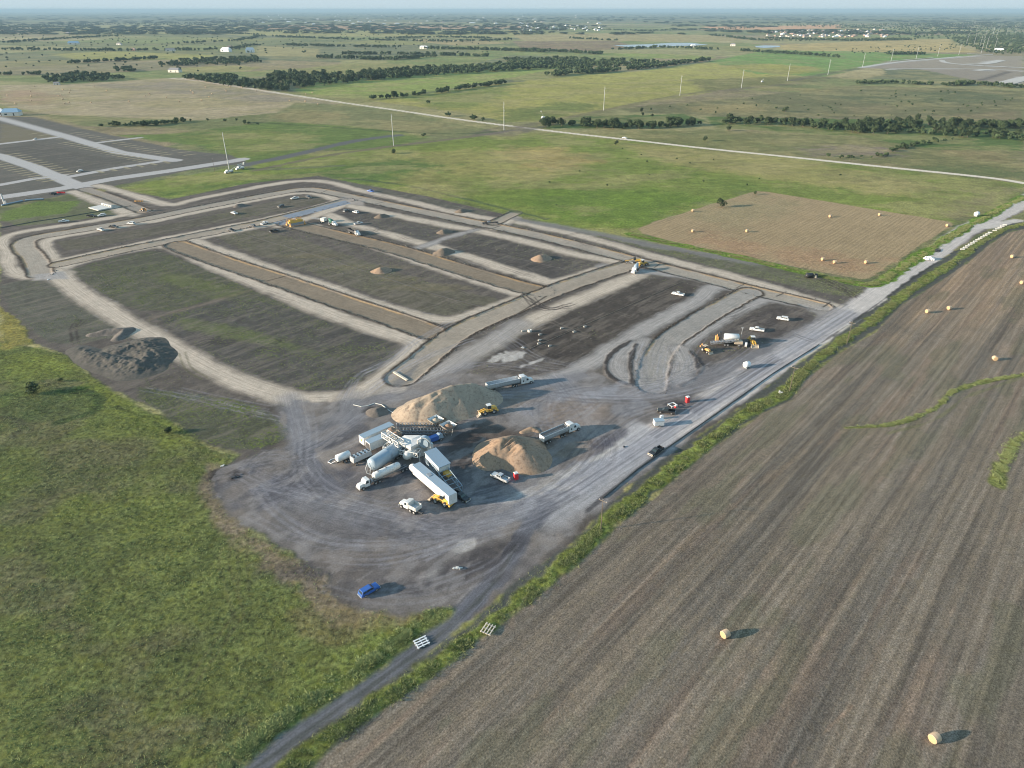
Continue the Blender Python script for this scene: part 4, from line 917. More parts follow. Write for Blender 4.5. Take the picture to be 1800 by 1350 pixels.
bucket_truck((407,303),(398,305), 'white bucket truck under the tall steel pole with its boom stretched out', ((-6,2,4),(-13,4,5.5)))
bucket_truck((431,296),(413,300), 'white utility truck with a folded boom right of the tall steel pole', ((2,0,4.2),(-5,0,4.8)))
bucket_truck((958,207),(951,209), 'white crane truck at the junction of the far gravel road', ((3,0,6),(6,0,9)))
bucket_truck((1342,144),(1337,145), 'tiny white utility truck below the far line of steel poles', ((2,0,4.2),(-4,0,5)))
# ---------------------------------------------------------------- concrete batch plant
def box_trailer(rear, front, h, label, mark=True, door=False, floor=1.15):
    loc, a, L = ends(rear, front); t = thing('van_trailer', label, 'trailer', loc, a)
    b = MB(); b.box(0,0,floor+h/2,L,2.6,h)
    k = int(L/.9)
    for i in range(k+1):
        for s in (-1,1): b.box(-L/2+L*i/k, s*1.32, floor+h/2, .07, .06, h-.1)
    b.build('body', WHITE, t); MB().box(0,0,floor+h+.03,L+.05,2.66,.07).build('roof', BLUEW, t)
    MB().box(0,0,floor-.15,L*.96,.9,.28).box(L/2-2.4,.7,.5,.12,.12,1.0).box(L/2-2.4,-.7,.5,.12,.12,1.0).build('frame', DARKM, t)
    axles(t, [-L/2+1.2,-L/2+2.5], 1.0, .5)
    return t, L
t, L = box_trailer((797,891),(733,836), 3.1, 'long white control trailer with two small dark windows and a yellow mark')
for x in (L/2-1.6, L/2-2.4): MB().box(x,1.35 if False else -1.345,3.0,.5,.06,.8).build('window', GLASS, t)
MB().box(-L/2+4.0,-1.345,3.3,.7,.05,1.3).build('yellow_sign', YMARK, t); MB().box(L*.12,0,4.36,1.5,1.2,.12).build('roof_panel', GREYM, t)
MB().lathe((L/2+.1,.2,2.0),(L/2+2.6,.2,2.0),[(0,.1),(0,1.0),(.2,1.15),(.8,1.15),(1,.8),(1,.05)],12).build('round_nose', WHITE, t)
t, L = box_trailer((690,762),(637,786), 2.7, 'white van trailer with a yellow mark on its end, farther of the two')
MB().box(L/2+.03,0,2.6,.05,.7,.9).build('yellow_sign', YMARK, t)
t, L = box_trailer((688,778),(648,795), 2.6, 'white van trailer with its end doors open, nearer of the two')
MB().box(L/2+.03,0,2.3,.05,2.2,2.1).build('open_doorway', DARKM, t)
def big_silo():
    a_ = P(652,818,2.9); b_ = P(704,784,2.9); L = hypot(b_[0]-a_[0], b_[1]-a_[1]); ang = atan2(b_[1]-a_[1], b_[0]-a_[0])
    t = thing('horizontal_silo', 'long pale blue grey horizontal cement silo between the tanker and the white trailers', 'silo', ((a_[0]+b_[0])/2, (a_[1]+b_[1])/2, 0), ang)
    MB().lathe((-L/2-.3,0,2.9),(L/2+.6,0,2.9),[(0,.1),(.01,1.2),(.05,1.95),(.08,2.05),(.5,2.05),(.51,2.1),(.52,2.05),(.95,2.05),(.98,1.8),(1,.8),(1,.05)],22).build('tank', BLUEW, t)
    MB().box(0,.7,.75,L,.2,.4).box(0,-.7,.75,L,.2,.4).build('frame', GREYM, t)
    MB().tube([(-L/2-.6,.6,3.8),(-L/2-1.5,.7,2.4),(-L/2-1.6,.2,.9),(-L/2-.9,-1.2,.5)],.12).tube([(-L/2-.6,-.6,3.0),(-L/2-1.2,-.6,.8)],.1).bar((-L/2-.4,1.2,0),(-L/2-.4,1.2,3.6),.12).build('feed_pipe', GALV, t)
    MB().bar((L*.02,-2.1,1.2),(L*.02,-2.12,4.2),.1).bar((L*.02+.5,-2.1,1.2),(L*.02+.5,-2.12,4.2),.1).build('ladder', GREYM, t)
    axles(t, [L/2-1.5,L/2-2.9,-L/2+2], 1.0, .5)
big_silo()
def small_tank():
    loc, a, L = ends((617,806),(592,816)); t = thing('tank_trailer', 'short white water tank trailer with a hose lying in front', 'tank trailer', loc, a)
    MB().lathe((-L/2+.2,0,1.9),(L/2-.1,0,1.9),[(0,.1),(0,.9),(.05,1.15),(.95,1.15),(1,.9),(1,.05)],14).build('tank', WHITE, t)
    MB().box(0,0,.7,L,.9,.25).build('frame', DARKM, t); axles(t, [-1.0,.2], .95, .42)
    MB().tube([(L/2,-.6,.8),(L/2+1.2,-1.2,.15),(L/2+1.6,-2.6,.1),(L/2+.4,-3.2,.1),(L/2-1.5,-3.0,.1),(L/2-3.4,-2.4,.1)],.1).build('hose', TARP, t)
    loc, a, L = ends((651,803),(619,818)); t = thing('admixture_tank_trailer', 'grey open tank trailer with rows of round dark hatches', 'tank trailer', loc, a)
    MB().box(0,0,2.0,L,2.2,1.6,taper=.94).build('body', SILVP, t); h = MB()
    for i in range(5):
        for s in (-.5,.5): h.cyl((-L/2+.7+(L-1.4)*i/4,s,2.8),(-L/2+.7+(L-1.4)*i/4,s,2.95),.34,n=10)
    h.build('hatch', DARKM, t); MB().box(0,0,.95,L,.9,.35).build('frame', DARKM, t); axles(t, [-L/2+1,-L/2+2.2,L/2-1], .95, .45)
small_tank()
# local frame of the plant
O = np.array([*P(715,795), 0.]); 
def W(px, py, h):
    a = P(px, py, h); return (a[0]-O[0], a[1]-O[1], h)
def batch_plant():
    t = thing('batch_plant', 'white batch plant with a humped bin cover over an open lattice frame', 'batch plant', tuple(O), 0)
    # humped cover of the aggregate bin
    b = MB(); top = [W(700,772,6.0), W(711,765,6.8), W(738,765,6.8), W(750,768,6.2), W(740,776,5.8), W(722,786,5.2), W(705,780,5.4)]
    n = len(top); c0 = np.mean(np.array(top), 0)
    mid = [tuple(np.array(p)+(0,0,-.8)) for p in top]; bot = [tuple(c0+(np.array(p)-c0)*.3+(0,0,-3.6)) for p in top]
    vs = top+mid+bot+[tuple(c0+(0,0,.2))]
    b.add(vs, [(3*n, i, (i+1) % n) for i in range(n)]+[(i, n+i, n+(i+1) % n, (i+1) % n) for i in range(n)]+[(n+i, 2*n+i, 2*n+(i+1) % n, n+(i+1) % n) for i in range(n)])
    b.build('bin_cover', OFFW, t)
    f = MB(); p0 = W(677,785,3.0); p1 = W(737,797,3.0); f.truss(p0, p1, 2.6, 1.5, 10, .24)
    p2 = W(676,762,5.6); p3 = W(705,780,5.6); f.truss(p2, p3, 2.2, 1.7, 6, .26)
    for q in (p0, W(700,790,3.0), W(720,794,3.0), p1, p2, W(690,772,5.2)): f.bar((q[0],q[1],0),q,.26); f.bar((q[0]+1.2,q[1]+1,0),(q[0]+1.2,q[1]+1,q[2]),.2)
    f.build('lattice_frame', OFFW, t)
    g = MB(); a_ = np.array(W(746,776,5.6)); g.cyl(tuple(a_+(-.3,-.9,0)), tuple(a_+(.3,.9,0)), 1.7, n=18); g.build('fan_housing', BLUEW, t)
    g = MB(); g.tube([tuple(a_+(-1.9,-1.0,-.6)),tuple(a_+(-1.8,-1.1,1.2)),tuple(a_+(-.6,-1.2,2.1)),tuple(a_+(.8,-1.2,1.8)),tuple(a_+(1.7,-1.1,.6)),tuple(a_+(1.9,-1.0,-1.8))],.22,8); g.build('duct', OFFW, t)
    d = MB(); m0 = np.array(W(711,804,2.6)); m1 = np.array(W(735,788,2.6)); d.lathe(tuple(m0), tuple(m1), [(0,.05),(.0,.7),(.12,1.2),(.6,1.4),(.9,1.0),(1,.3)], 18); d.build('mixing_drum', OFFW, t)
    e = MB(); q = np.array(W(741,785,2.5)); e.box(*q,3.4,2.6,5.0,rz=.6); e.box(*(q+(2.4,-1,.6)),2.0,2.0,2.6,rz=.6); e.build('housing', OFFW, t)
    h = MB()
    for (x,y,z) in [W(688,757,4), W(697,764,4)]: h.lathe((x,y,4.6),(x,y,2.2),[(0,1.9),(.02,1.75),(.4,1.6),(1,.5)],4); h.bar((x-1.3,y-1.3,0),(x-1.3,y-1.3,4.4),.15); h.bar((x+1.3,y+1.3,0),(x+1.3,y+1.3,4.4),.15); h.bar((x+1.3,y-1.3,0),(x+1.3,y-1.3,4.4),.15)
    h.build('weigh_hopper', TAND, t)
    s = MB(); 
    for px, py in ((688,757),(697,764)):
        x,y,z = W(px,py,4); s.lathe((x,y,5.0),(x,y,4.3),[(0,.02),(.4,.8),(1,1.5)],9)
    s.build('aggregate', mat('brown_aggregate', (.20,.12,.08), .95, 0, .5, (.3,.24,.18)), t)
batch_plant()
def silo_mixer():
    t = thing('inclined_silo', 'sloping lattice tower with a pale blue roofed housing beside the control trailer', 'silo', tuple(O), 0)
    top0 = np.array(W(757,791,6.4)); top1 = np.array(W(782,818,5.2)); d = (top1-top0); d[2] = 0; d /= np.linalg.norm(d); u = np.array((-d[1], d[0], 0))
    b = MB(); hw = 2.0
    A = [top0-u*hw-d*.3, top0+u*hw-d*.3, top1+u*hw, top1-u*hw]; 
    b.add([tuple(p) for p in A]+[tuple(p-np.array((0,0,.22))) for p in A], [(0,1,2,3),(7,6,5,4),(0,4,5,1),(1,5,6,2),(2,6,7,3),(3,7,4,0)]); b.build('roof', BLUEW, t)
    h = MB(); B = [p*1.0 for p in A]; c = sum(B)/4; B = [c+(p-c)*.94-np.array((0,0,.24)) for p in B]
    h.add([tuple(p) for p in B]+[tuple(p-np.array((0,0,1.7))) for p in B], [(0,1,2,3),(7,6,5,4),(0,4,5,1),(1,5,6,2),(2,6,7,3),(3,7,4,0)]); h.build('housing', OFFW, t)
    f = MB(); e0 = top0-np.array((0,0,2.6)); e1 = np.array(W(803,862,1.6)); f.truss(tuple(e0), tuple(e1), 3.4, 2.2, 8, .2)
    for k in (0, .25, .5, .78):
        p = e0+(e1-e0)*k
        for s in (-1, 1): q = p+u*1.6*s; f.bar((q[0],q[1],0), tuple(q), .2)
    f.build('lattice_frame', BLUEW, t)
    m = MB(); p = np.array(W(787,832,2.6)); m.box(*p, 2.2, 1.8, 1.0, rz=-.7); m.build('motor', YEL, t)
silo_mixer()
def twin_conveyor():
    t = thing('twin_conveyor', 'pair of long dark lattice conveyors fed by two flared hoppers at the large sand pile', 'conveyor', tuple(O), 0)
    for (a_, b_) in (((697,748),(770,748)), ((703,757),(786,757))):
        p0 = W(*a_, 3.8); p1 = W(*b_, 1.6)
        MB().truss(p0, p1, 1.5, 1.1, 14, .13).build('lattice_frame', GREYM, t)
        MB().add([(p0[0],p0[1]-.6,p0[2]),(p1[0],p1[1]-.6,p1[2]),(p1[0],p1[1]+.6,p1[2]),(p0[0],p0[1]+.6,p0[2])], [(0,1,2,3)]).build('belt', mat('belt_brown', (.10,.07,.055), .9, 0, .4), t)
        q = MB()
        for k in (.1,.35,.6): x = p0[0]+(p1[0]-p0[0])*k; y = p0[1]+(p1[1]-p0[1])*k; z = p0[2]+(p1[2]-p0[2])*k; q.bar((x,y-.8,0),(x,y-.8,z),.14).bar((x,y+.8,0),(x,y+.8,z),.14)
        q.build('leg', GREYM, t)
    for (px, py, ang, col) in ((766,742,.1,(.30,.25,.19)), (788,752,.1,(.22,.13,.08))):
        x, y, z = W(px, py, 2.4); h = MB()
        for (s, w0) in ((4, 2.9),): h.lathe((x,y,3.6),(x,y,1.4),[(0,2.9),(1,.9)],4)
        h.lathe((x,y,3.62),(x,y,1.42),[(0,2.8),(1,.8)],4); h.build('hopper', OFFW, t)
        for dx, dy in ((1.6,1.6),(-1.6,1.6),(1.6,-1.6),(-1.6,-1.6)): h2 = MB().bar((x+dx*.6,y+dy*.6,0),(x+dx*1.1,y+dy*1.1,3.2),.16).build('leg', OFFW, t)
        MB().lathe((x,y,3.9),(x,y,2.6),[(0,.02),(.3,.7),(.7,1.5),(1,1.6)],9).build('aggregate', mat('agg%d' % px, col, .95, 0, .4), t)
        MB().add([(x-2.4,y+1.6,3.4),(x+2.4,y+1.6,3.4),(x+3.2,y+4.2,1.2),(x-3.2,y+4.2,1.2)],[(0,1,2,3)]).build('ramp', TAND, t)
twin_conveyor()
def compressor():
    loc, a, L = ends((755,779),(774,772)); t = thing('blue_generator', 'blue engine unit with a pale rounded front beside the batch plant', 'generator', loc, a)
    MB().box(-.6,0,1.3,3.4,1.6,1.5).box(-2.6,0,1.0,1.4,1.2,.9).build('body', BLUE, t); MB().prism([(1.0,.7),(1.0,2.1),(1.6,2.4),(2.6,2.0),(2.8,.8)],-.85,.85,.15,1.5).build('hood', BLUEW, t); axles(t, [-1.6,1.6], .9, .45)
compressor()
# ---------------------------------------------------------------- sand piles
WOB = .35
def heightfield(name, label, cat, ridge, base_r, hts, m, slope=.62, seed=1, res=.45, rough=.25, px=True, gully=0.0, group=None):
    pts = [(*(P(x, y, h) if px else (x, y)), h) for (x, y), h in zip(ridge, hts)]
    X0 = min(p[0] for p in pts)-base_r; X1 = max(p[0] for p in pts)+base_r; Y0 = min(p[1] for p in pts)-base_r; Y1 = max(p[1] for p in pts)+base_r
    nx = max(6, int((X1-X0)/res)); ny = max(6, int((Y1-Y0)/res)); x, y = np.meshgrid(np.linspace(X0, X1, nx), np.linspace(Y0, Y1, ny)); z = np.full(x.shape, -5.)
    segs = list(zip(pts, pts[1:])) if len(pts) > 1 else [(pts[0], (pts[0][0]+.01, pts[0][1], pts[0][2]))]
    wob = (fbm(x, y, base_r*.8, 2, seed+5)-.5)
    for a, b in segs:
        d, tt, la = seg_d(x, y, a[:2], b[:2]); h = a[2]+(b[2]-a[2])*tt
        z = np.maximum(z, h - np.sqrt((d*(1+wob*WOB))**2+.25)*slope)
    z += (fbm(x, y, 1.6 if rough < .6 else 2.6, 4, seed, .65)-.5)*rough*sm(-.2, 1.5, z)
    if gully:
        gx, gy = rot(x, y, radians(-52)); z -= gully*np.abs(fbm(gx, gy*.12, 1.5, 3, seed+9)-.5)*3*sm(2.0, 4.2, z)*sm(.40, .6, fbm(x, y, 7, 2, seed+14))
    zz = np.maximum(z, -.3); keep = (z > -.25)
    cx, cy = (X0+X1)/2, (Y0+Y1)/2
    ok = keep[:-1,:-1]|keep[1:,:-1]|keep[:-1,1:]|keep[1:,1:]
    id_ = np.arange(nx*ny).reshape(ny, nx); q = np.stack([id_[:-1,:-1], id_[:-1,1:], id_[1:,1:], id_[1:,:-1]], -1)[ok].reshape(-1, 4)
    u, inv = np.unique(q, return_inverse=True); inv = inv.reshape(-1, 4)
    V_ = np.stack([x-cx, y-cy, zz], -1).reshape(-1, 3)[u]
    me = bpy.data.meshes.new(name); me.from_pydata(V_.tolist(), [], inv.tolist()); me.materials.append(m); me.polygons.foreach_set('use_smooth', [True]*len(me.polygons)); me.update()
    o = bpy.data.objects.new(name, me); SC.collection.objects.link(o); o.location = (cx, cy, 0); return tag(o, label, cat, group)
def sandmat(name, c0, c1, c2, sc=.35):
    m, n_, b = nmat(name); q = NT(n_); co = q.n('ShaderNodeTexCoord').outputs['Object']
    a = q.ramp(q.noise(co, sc*.5, 4, .6), .40, .62); c = q.mix(a, c0, c1); a2 = q.ramp(q.noise(co, sc*2.6, 6, .7), .50, .64, 0, .8); c = q.mix(a2, c, c2)
    f = q.ramp(q.noise(co, 3, 5, .7), .3, .7, .85, 1.15); q.l(q.scale(c, f), b.inputs['Base Color']); b.inputs['Roughness'].default_value = .95
    bp_ = q.n('ShaderNodeBump'); bp_.inputs['Strength'].default_value = .5; bp_.inputs['Distance'].default_value = .16; q.l(q.noise(co, 1.3, 6, .7), bp_.inputs['Height']); q.l(bp_.outputs[0], b.inputs['Normal']); return m
SAND1 = sandmat('pale_sand', (.37,.29,.21), (.31,.245,.18), (.19,.13,.09)); SAND2 = sandmat('brown_sand', (.33,.22,.14), (.28,.20,.14), (.17,.11,.07)); SOILM = sandmat('dark_soil', (.12,.10,.085), (.17,.145,.12), (.08,.07,.06), .6); SOILB = sandmat('brown_soil', (.20,.15,.105), (.15,.12,.09), (.10,.08,.065), .6)
HEAPG = sandmat('grassy_soil', (.075,.066,.056), (.105,.092,.077), (.062,.062,.04), .4)
heightfield('sand_pile', 'large pale tan sand pile with a long ridge behind the twin conveyors', 'sand pile', [(730,704),(757,690),(795,676),(828,672),(842,684)], 15, [5.4,7.2,7.6,6.8,4.4], SAND1, .66, 3, .32, .10, gully=.9)
heightfield('sand_pile', 'smaller brown sand pile with furrowed ridges beside the silver pickup', 'sand pile', [(868,785),(880,770),(902,766),(918,782),(935,797)], 15, [4.0,5.4,5.8,5.0,3.2], SAND2, .58, 11, .3, .2, gully=2.0)
heightfield('sand_heap', 'low curved heap of brown sand between the smaller pile and the covered semi', 'sand pile', [(918,757),(935,750),(946,756)], 4, [.7,.9,.6], SAND2, .6, 17, .3, .2)
heightfield('spoil_heap', 'big horseshoe heap of dark earth below the left haul road', 'earth heap', [(135,612),(160,622),(200,633),(240,637),(262,622),(250,602),(205,612)], 12, [.8,1.3,1.7,2.0,1.9,1.6,1.5], HEAPG, .18, 23, .35, 1.6)
heightfield('spoil_heap', 'rough dark earth ridge touching the left haul road above the horseshoe heap', 'earth heap', [(160,585),(190,578),(220,576),(205,592)], 7, [1.0,1.6,1.6,1.0], SOILM, .4, 29, .5, .9)
for i, (x, y, h, m, l) in enumerate([(422,363,2.0,SOILM,'dark earth mound on the far left strip beside a white pickup'), (672,381,2.2,SOILB,'brown earth mound right of the fresh pavement, near the outer haul road'),
  (813,372,2.2,SOILB,'brown earth mound outside the outer haul road at the top edge'), (672,474,2.6,SAND2,'tan conical earth mound on the long middle lot beside the pipe trench'), (782,408,2.2,SOILB,'brown earth mound left of the short cross track'),
  (781,441,3.0,SOILB,'brown earth mound casting a long shadow below the short cross track'), (953,452,2.8,SAND2,'light brown conical earth mound in the middle of the right upper lot'), (665,721,2.0,SOILM,'dark lumpy earth mound left of the large sand pile'),
  (1365,408+85,0,SOILM,'')]):
    if h: heightfield('earth_mound', l, 'earth mound', [(x-4, y-5), (x+3, y-6)], 6, [h, h*.9], m, .55, 40+i, .35, .5)
# ---- hay bales
HAY = mat('hay', (.46,.33,.22), .95, 0, .6, (.42,.30,.18), 5); HAYE = mat('hay_end', (.38,.27,.15), .95, 0, .6, (.34,.22,.12), 6)
def bale_mesh():
    b = MB(); n = 18; prof = [(-.78,.0),(-.78,.55),(-.76,.82),(-.68,.9),(0,.93),(.68,.9),(.76,.82),(.78,.55),(.78,0)]
    for k in range(len(prof)-1):
        (x0, r0), (x1, r1) = prof[k], prof[k+1]; b.m = 1 if k in (0, 1, 6, 7) else 0
        vs = [(x, r*cos(2*pi*i/n)*(1+.03*sin(i*2.3)), .88+r*sin(2*pi*i/n)*(1+.03*cos(i*1.7))*(.97)) for x, r in ((x0, r0), (x1, r1)) for i in range(n)]
        b.add(vs, [(i, (i+1) % n, n+(i+1) % n, n+i)[::-1] for i in range(n)], True)
    return b
hb = bale_mesh().build('hay_bale', [HAY, HAYE])
tag(hb, 'round', 'hay bale'); bale0 = [hb]
def bale(x, y, ang, label, group):
    p = P(x, y); o = bale0.pop() if bale0 else hb.copy()
    if o is not hb: SC.collection.objects.link(o)
    o.location = (p[0], p[1], ground_z(*p)-.04); o.rotation_euler = (0, 0, radians(ang)); tag(o, label, 'hay bale', group)
GB = 'round hay bales on the big right field'
for x, y, a, l in [(1641,1302,25,'round hay bale nearest to the lower right corner of the big field'), (1274,1119,30,'round hay bale alone in the lower middle of the big right field'), (1748,633,80,'round hay bale lying beside the curved grass waterway'),
  (1668,544,20,'right one of the two neighbouring hay bales on the brown field'), (1630,550,15,'left one of the two neighbouring hay bales on the brown field'), (1779,453,20,'hay bale on the pale upper corner of the right field, farthest from camera'), (1796,499,15,'hay bale cut by the right frame edge on the pale upper part of the field')]: bale(x, y, a, l, GB)
GB2 = 'round hay bales on the square mown field'
for x, y, a, l in [(1446,458,15,'left bale of the close pair at the near edge of the mown field'), (1467,463,10,'right bale of the close pair at the near edge of the mown field'), (1522,463,20,'hay bale at the near right corner of the mown field'), (1218,408,15,'hay bale at the left corner of the mown field'),
  (1313,408,20,'hay bale in the left middle of the mown field'), (1218,372,10,'hay bale on the grass edge left of the lone dark tree'), (1459,382,25,'left bale of the two along the far side of the mown field'), (1546,379,15,'right bale of the two along the far side of the mown field'), (1665,398,20,'hay bale at the far right corner of the mown field beside the road')]: bale(x, y, a, l, GB2)
R = random.Random(11)
for i in range(46):
    x = R.uniform(5, 560); y = R.uniform(150, 184)
    bale(x, y-(x < 120)*0, R.uniform(-20, 30), 'small pale hay bale on the distant tan field beyond the left neighbourhood', 'round hay bales on the distant tan field')
# ---- power poles
def wood_pole(x, y, h, label, ang):
    p = P(x, y); t = thing('utility_pole', label, 'utility pole', (p[0], p[1], 0), ang)
    MB().cyl((0,0,-.2),(0,0,h),.14,.09,8).build('pole', BARK, t); MB().box(0,0,h-.35,.10,2.5,.12).build('crossarm', WOODP, t)
    MB().cyl((0,1.1,h-.28),(0,1.1,h),.06,n=6).cyl((0,-1.1,h-.28),(0,-1.1,h),.06,n=6).cyl((0,0,h),(0,0,h+.2),.06,n=6).build('insulator', CONCM, t)
    return p
def gpt(x, y, h):
    p = P(x, y, h); return p
def inv(X, Y):
    c, s = cos(PITCH), sin(PITCH); # ground point -> pixel
    d = Y*c + H*s; return 900+F*X/d, 675-F*(Y*s-H*c)/d
wp = []
for (tx_, ty_, l) in [(1060,880,'brown wooden utility pole with a crossarm in the green strip near the yard'), (1397,646,'wooden utility pole seen from above, middle of the three along the road'), (1498,567,'wooden utility pole beside the site junction, farthest of the three along the road')]:
    X, Y = P(tx_, ty_, 9.6); px, py = inv(X, Y); wood_pole(px, py, 9.8, l, RA+pi*.02); wp.append((X, Y))
wood_pole(378,303,11,'brown wooden pole left of the tall steel pole at the left neighbourhood', .3)
def steel_pole(x, y, h, label, group=None):
    p = P(x, y); t = thing('steel_power_pole', label, 'power pole', (p[0], p[1], 0), radians(30), group); k = 1.0
    MB().cyl((0,0,0),(0,0,h),.42*k,.22*k,8).build('pole', GALV, t); a = MB()
    for i, z in enumerate((h-2.5, h-6, h-9.5)): s = 1 if i % 2 else -1; a.bar((0,0,z),(0,s*2.6,z+.5),.26*k)
    a.build('crossarm', GALV, t); 
    return t
for x, y, l in [(403,298,'tall pale steel power pole standing above the two white utility trucks'), (692,256,'tall pale steel power pole on the dirt track in the green meadow'), (886,229,'tall pale steel power pole at the far gravel road junction'),
  (1061,194,'tall pale steel power pole on the track just above the bushy tree row'), (1195,168,'pale steel power pole on the yellow green field, fifth from the left of the line'), (1303,155,'pale steel power pole at the bend of the far dirt track'), (1384,142,'pale steel power pole left of the bright green field corner'),
  (1455,132,'pale steel power pole on the dark field edge, eighth from the left of the line'), (1516,118,'pale steel power pole at the start of the distant dirt works')]: steel_pole(x, y, 30, l)
for x, y in [(1566,108),(1610,104),(1648,99),(1685,97)]: steel_pole(x, y, 30, 'slim pale steel pole along the left edge of the distant dirt works', 'steel poles along the distant dirt works')
for x, y in [(1698,80),(1711,81),(1722,83),(1724,95),(1732,89),(1746,93),(1730,72),(1744,66),(1750,70),(1768,64),(1783,64),(1690,54),(1700,50),(1706,54),(1712,50),(1716,55),(1722,48),(1740,54),(1745,60),(1697,42),(1709,38),(1712,44),(1792,46),(1766,38)]:
    steel_pole(x, y, 42, 'pale steel transmission pole rising from the distant woods on the right', 'steel transmission poles in the distant woods')
steel_pole(375,21,70,'faint pale mast above the horizon haze on the left'); steel_pole(1010,27,70,'faint pale mast above the horizon haze in the middle')
# ---- sanitary cabins and small items
def toilet(x, y, label, side=RED, ang=.4):
    p = P(x, y); t = thing('portable_toilet', label, 'portable toilet', (p[0], p[1], 0), ang)
    MB().box(0,0,1.1,1.15,1.15,2.1,taper=.96).build('cabin', side, t); MB().box(0,0,2.25,1.2,1.2,.22,taper=.8).build('roof', WHITE, t)
    MB().box(-.6,0,1.1,.04,.8,1.8).build('door', side, t); return t
toilet(907,842,'red portable toilet with a white roof at the tip of the smaller sand pile'); 
t = toilet(1208,707,'red portable toilet with a blue back on the dark dirt island')
MB().box(.62,0,1.1,.05,1.1,2.0).build('back_panel', NAVY, t)
def simple(name, label, cat, fn, m, x, y, ang=0, z=0, group=None):
    p = P(x, y); b = MB(); fn(b); o = b.build(name, m); o.location = (p[0], p[1], ground_z(*p)+z); o.rotation_euler = (0, 0, ang); return tag(o, label, cat, group)
p = P(1157,748); t = thing('job_trailer', 'small pale boxy work trailer beside the black pickup on the dirt island', 'trailer', (*p, 0), .15)
MB().box(0,0,1.35,3.2,2.1,1.7,taper=.97).build('body', WHITE, t); MB().box(0,0,2.24,3.3,2.2,.1).build('roof', BLUEW, t); wheels(t, [(0,1.0),(0,-1.0)], .35, .2); MB().bar((1.6,0,.5),(2.8,0,.5),.12).build('tow_bar', DARKM, t)
simple('water_tote', 'small white tank standing at the front of the black pickup', 'tank', lambda b: b.box(0,0,.6,1.1,1.0,1.2,taper=.95).cyl((0,0,1.2),(0,0,1.35),.2), WHITE, 1163,736, .2)
simple('form_table', 'square white frame table on the dark dirt island', 'table', lambda b: [b.box(0,1,.7,2.6,.35,.1), b.box(0,-1,.7,2.6,.35,.1), b.box(1.15,0,.7,.35,1.7,.1), b.box(-1.15,0,.7,.35,1.7,.1)]+[b.box(x,y,.33,.1,.1,.66) for x in (-1.2,1.2) for y in (-1,1)], WHITE, 1182,714, .5)
p = P(1187,718); t = thing('drink_cooler', 'small red and white cooler next to the white frame table', 'cooler', (*p, 0)); MB().cyl((0,0,.3),(0,0,1.0),.35,n=10).build('body', RED, t); MB().cyl((0,0,1.0),(0,0,1.35),.36,n=10).build('lid', WHITE, t)
def round_tank(x, y, r, label):
    p = P(x, y); t = thing('storage_tank', label, 'tank', (*p, 0), .5); MB().lathe((-r*1.2,0,r*1.05),(r*1.2,0,r*1.05),[(0,.05),(.04,r*.6),(.2,r*.95),(.8,r*.95),(.96,r*.6),(1,.05)],14).build('tank', TARP, t); MB().box(-r*.6,0,.2,.25,r*1.5,.4).box(r*.6,0,.2,.25,r*1.5,.4).build('saddle', GREYM, t); MB().cyl((0,0,r*1.95),(0,0,r*2.2),.25,n=8).build('valve', GREYM, t)
round_tank(1312,646,1.25,'rounded white tank on the bare ground beside the east road'); round_tank(1716,380,1.5,'white gas tank in the weeds beside the upper east road')
def lumps(b, n, r, s, seed):
    q = random.Random(seed)
    for _ in range(n):
        a = q.uniform(0, 6.28); d = q.uniform(0, r); z = (1-d/r)*s*.9; b.box(d*cos(a), d*sin(a), z+s*.3, q.uniform(.6,1.3)*s, q.uniform(.6,1.2)*s, q.uniform(.6,1.1)*s, rz=q.uniform(0,3), taper=q.uniform(.5,.85))
simple('tarp_pile', 'heap of white sacks standing on the edge of the east road', 'sack heap', lambda b: lumps(b, 26, 2.2, 1.2, 4), TARP, 1633,456)
simple('hose_coil', 'dark looping hoses lying beside the white sack heap', 'hose', lambda b: [b.tube([(1.8*cos(a/6)+k*1.1, 1.2*sin(a/6)+k*.6, .12+k*.05) for a in range(0, 38)], .12) for k in range(4)], BLACK, 1648,442, .5)
p = P(1424,488); t = thing('covered_trailer', 'black covered trailer with a pale frame at the foot of the green strip', 'trailer', (*p, 0), .2)
MB().lathe((-2.8,0,1.3),(1.6,0,1.3),[(0,.05),(.05,.9),(.2,1.25),(.8,1.25),(.95,.9),(1,.05)],12).build('cover', BLACK, t); MB().box(2.4,-.8,.7,1.1,1.6,1.2,taper=.6).box(2.7,1.8,.9,1.9,.7,.25).build('front_box', TAND, t); MB().box(3.4,0,1.0,.9,1.4,1.6).build('winch', DARKM, t)
def pallet(b):
    for k in range(4): b.box(0, -1.05+.7*k, .3, 3.0, .22, .14)
    for k in range(3): b.box(-1.2+1.2*k, 0, .16, .2, 2.6, .12)
simple('timber_grid', 'bright white timber grid lying on the grass edge of the lower track', 'timber frame', pallet, TARP, 741,1130, .55); simple('timber_grid', 'faded timber grid lying in the weeds right of the lower track', 'timber frame', pallet, WOODL, 858,1108, 1.1)
p = P(176,366); t = thing('junction_slab', 'flat pale concrete slab with a row of dark holes on the left grass', 'concrete slab', (*p, 0), radians(-35))
MB().box(0,0,.3,13,9,.6).box(0,4.9,.9,13,.8,1.8).build('slab', CONCM, t); b = MB(); [b.cyl((-4+2.6*k,4.45,.9),(-4+2.6*k,4.47,.9),.62,n=12) for k in range(4)]; b.build('hole', DARKM, t)
def pipe_between(a_, b_, r, label, z=None):
    x0, y0 = P(*a_); x1, y1 = P(*b_); cx, cy = (x0+x1)/2, (y0+y1)/2; b = MB(); b.cyl((x0-cx,y0-cy,r),(x1-cx,y1-cy,r),r,n=12); o = b.build('water_pipe', BLUEW); o.location = (cx,cy,0); tag(o, label, 'pipe'); return o
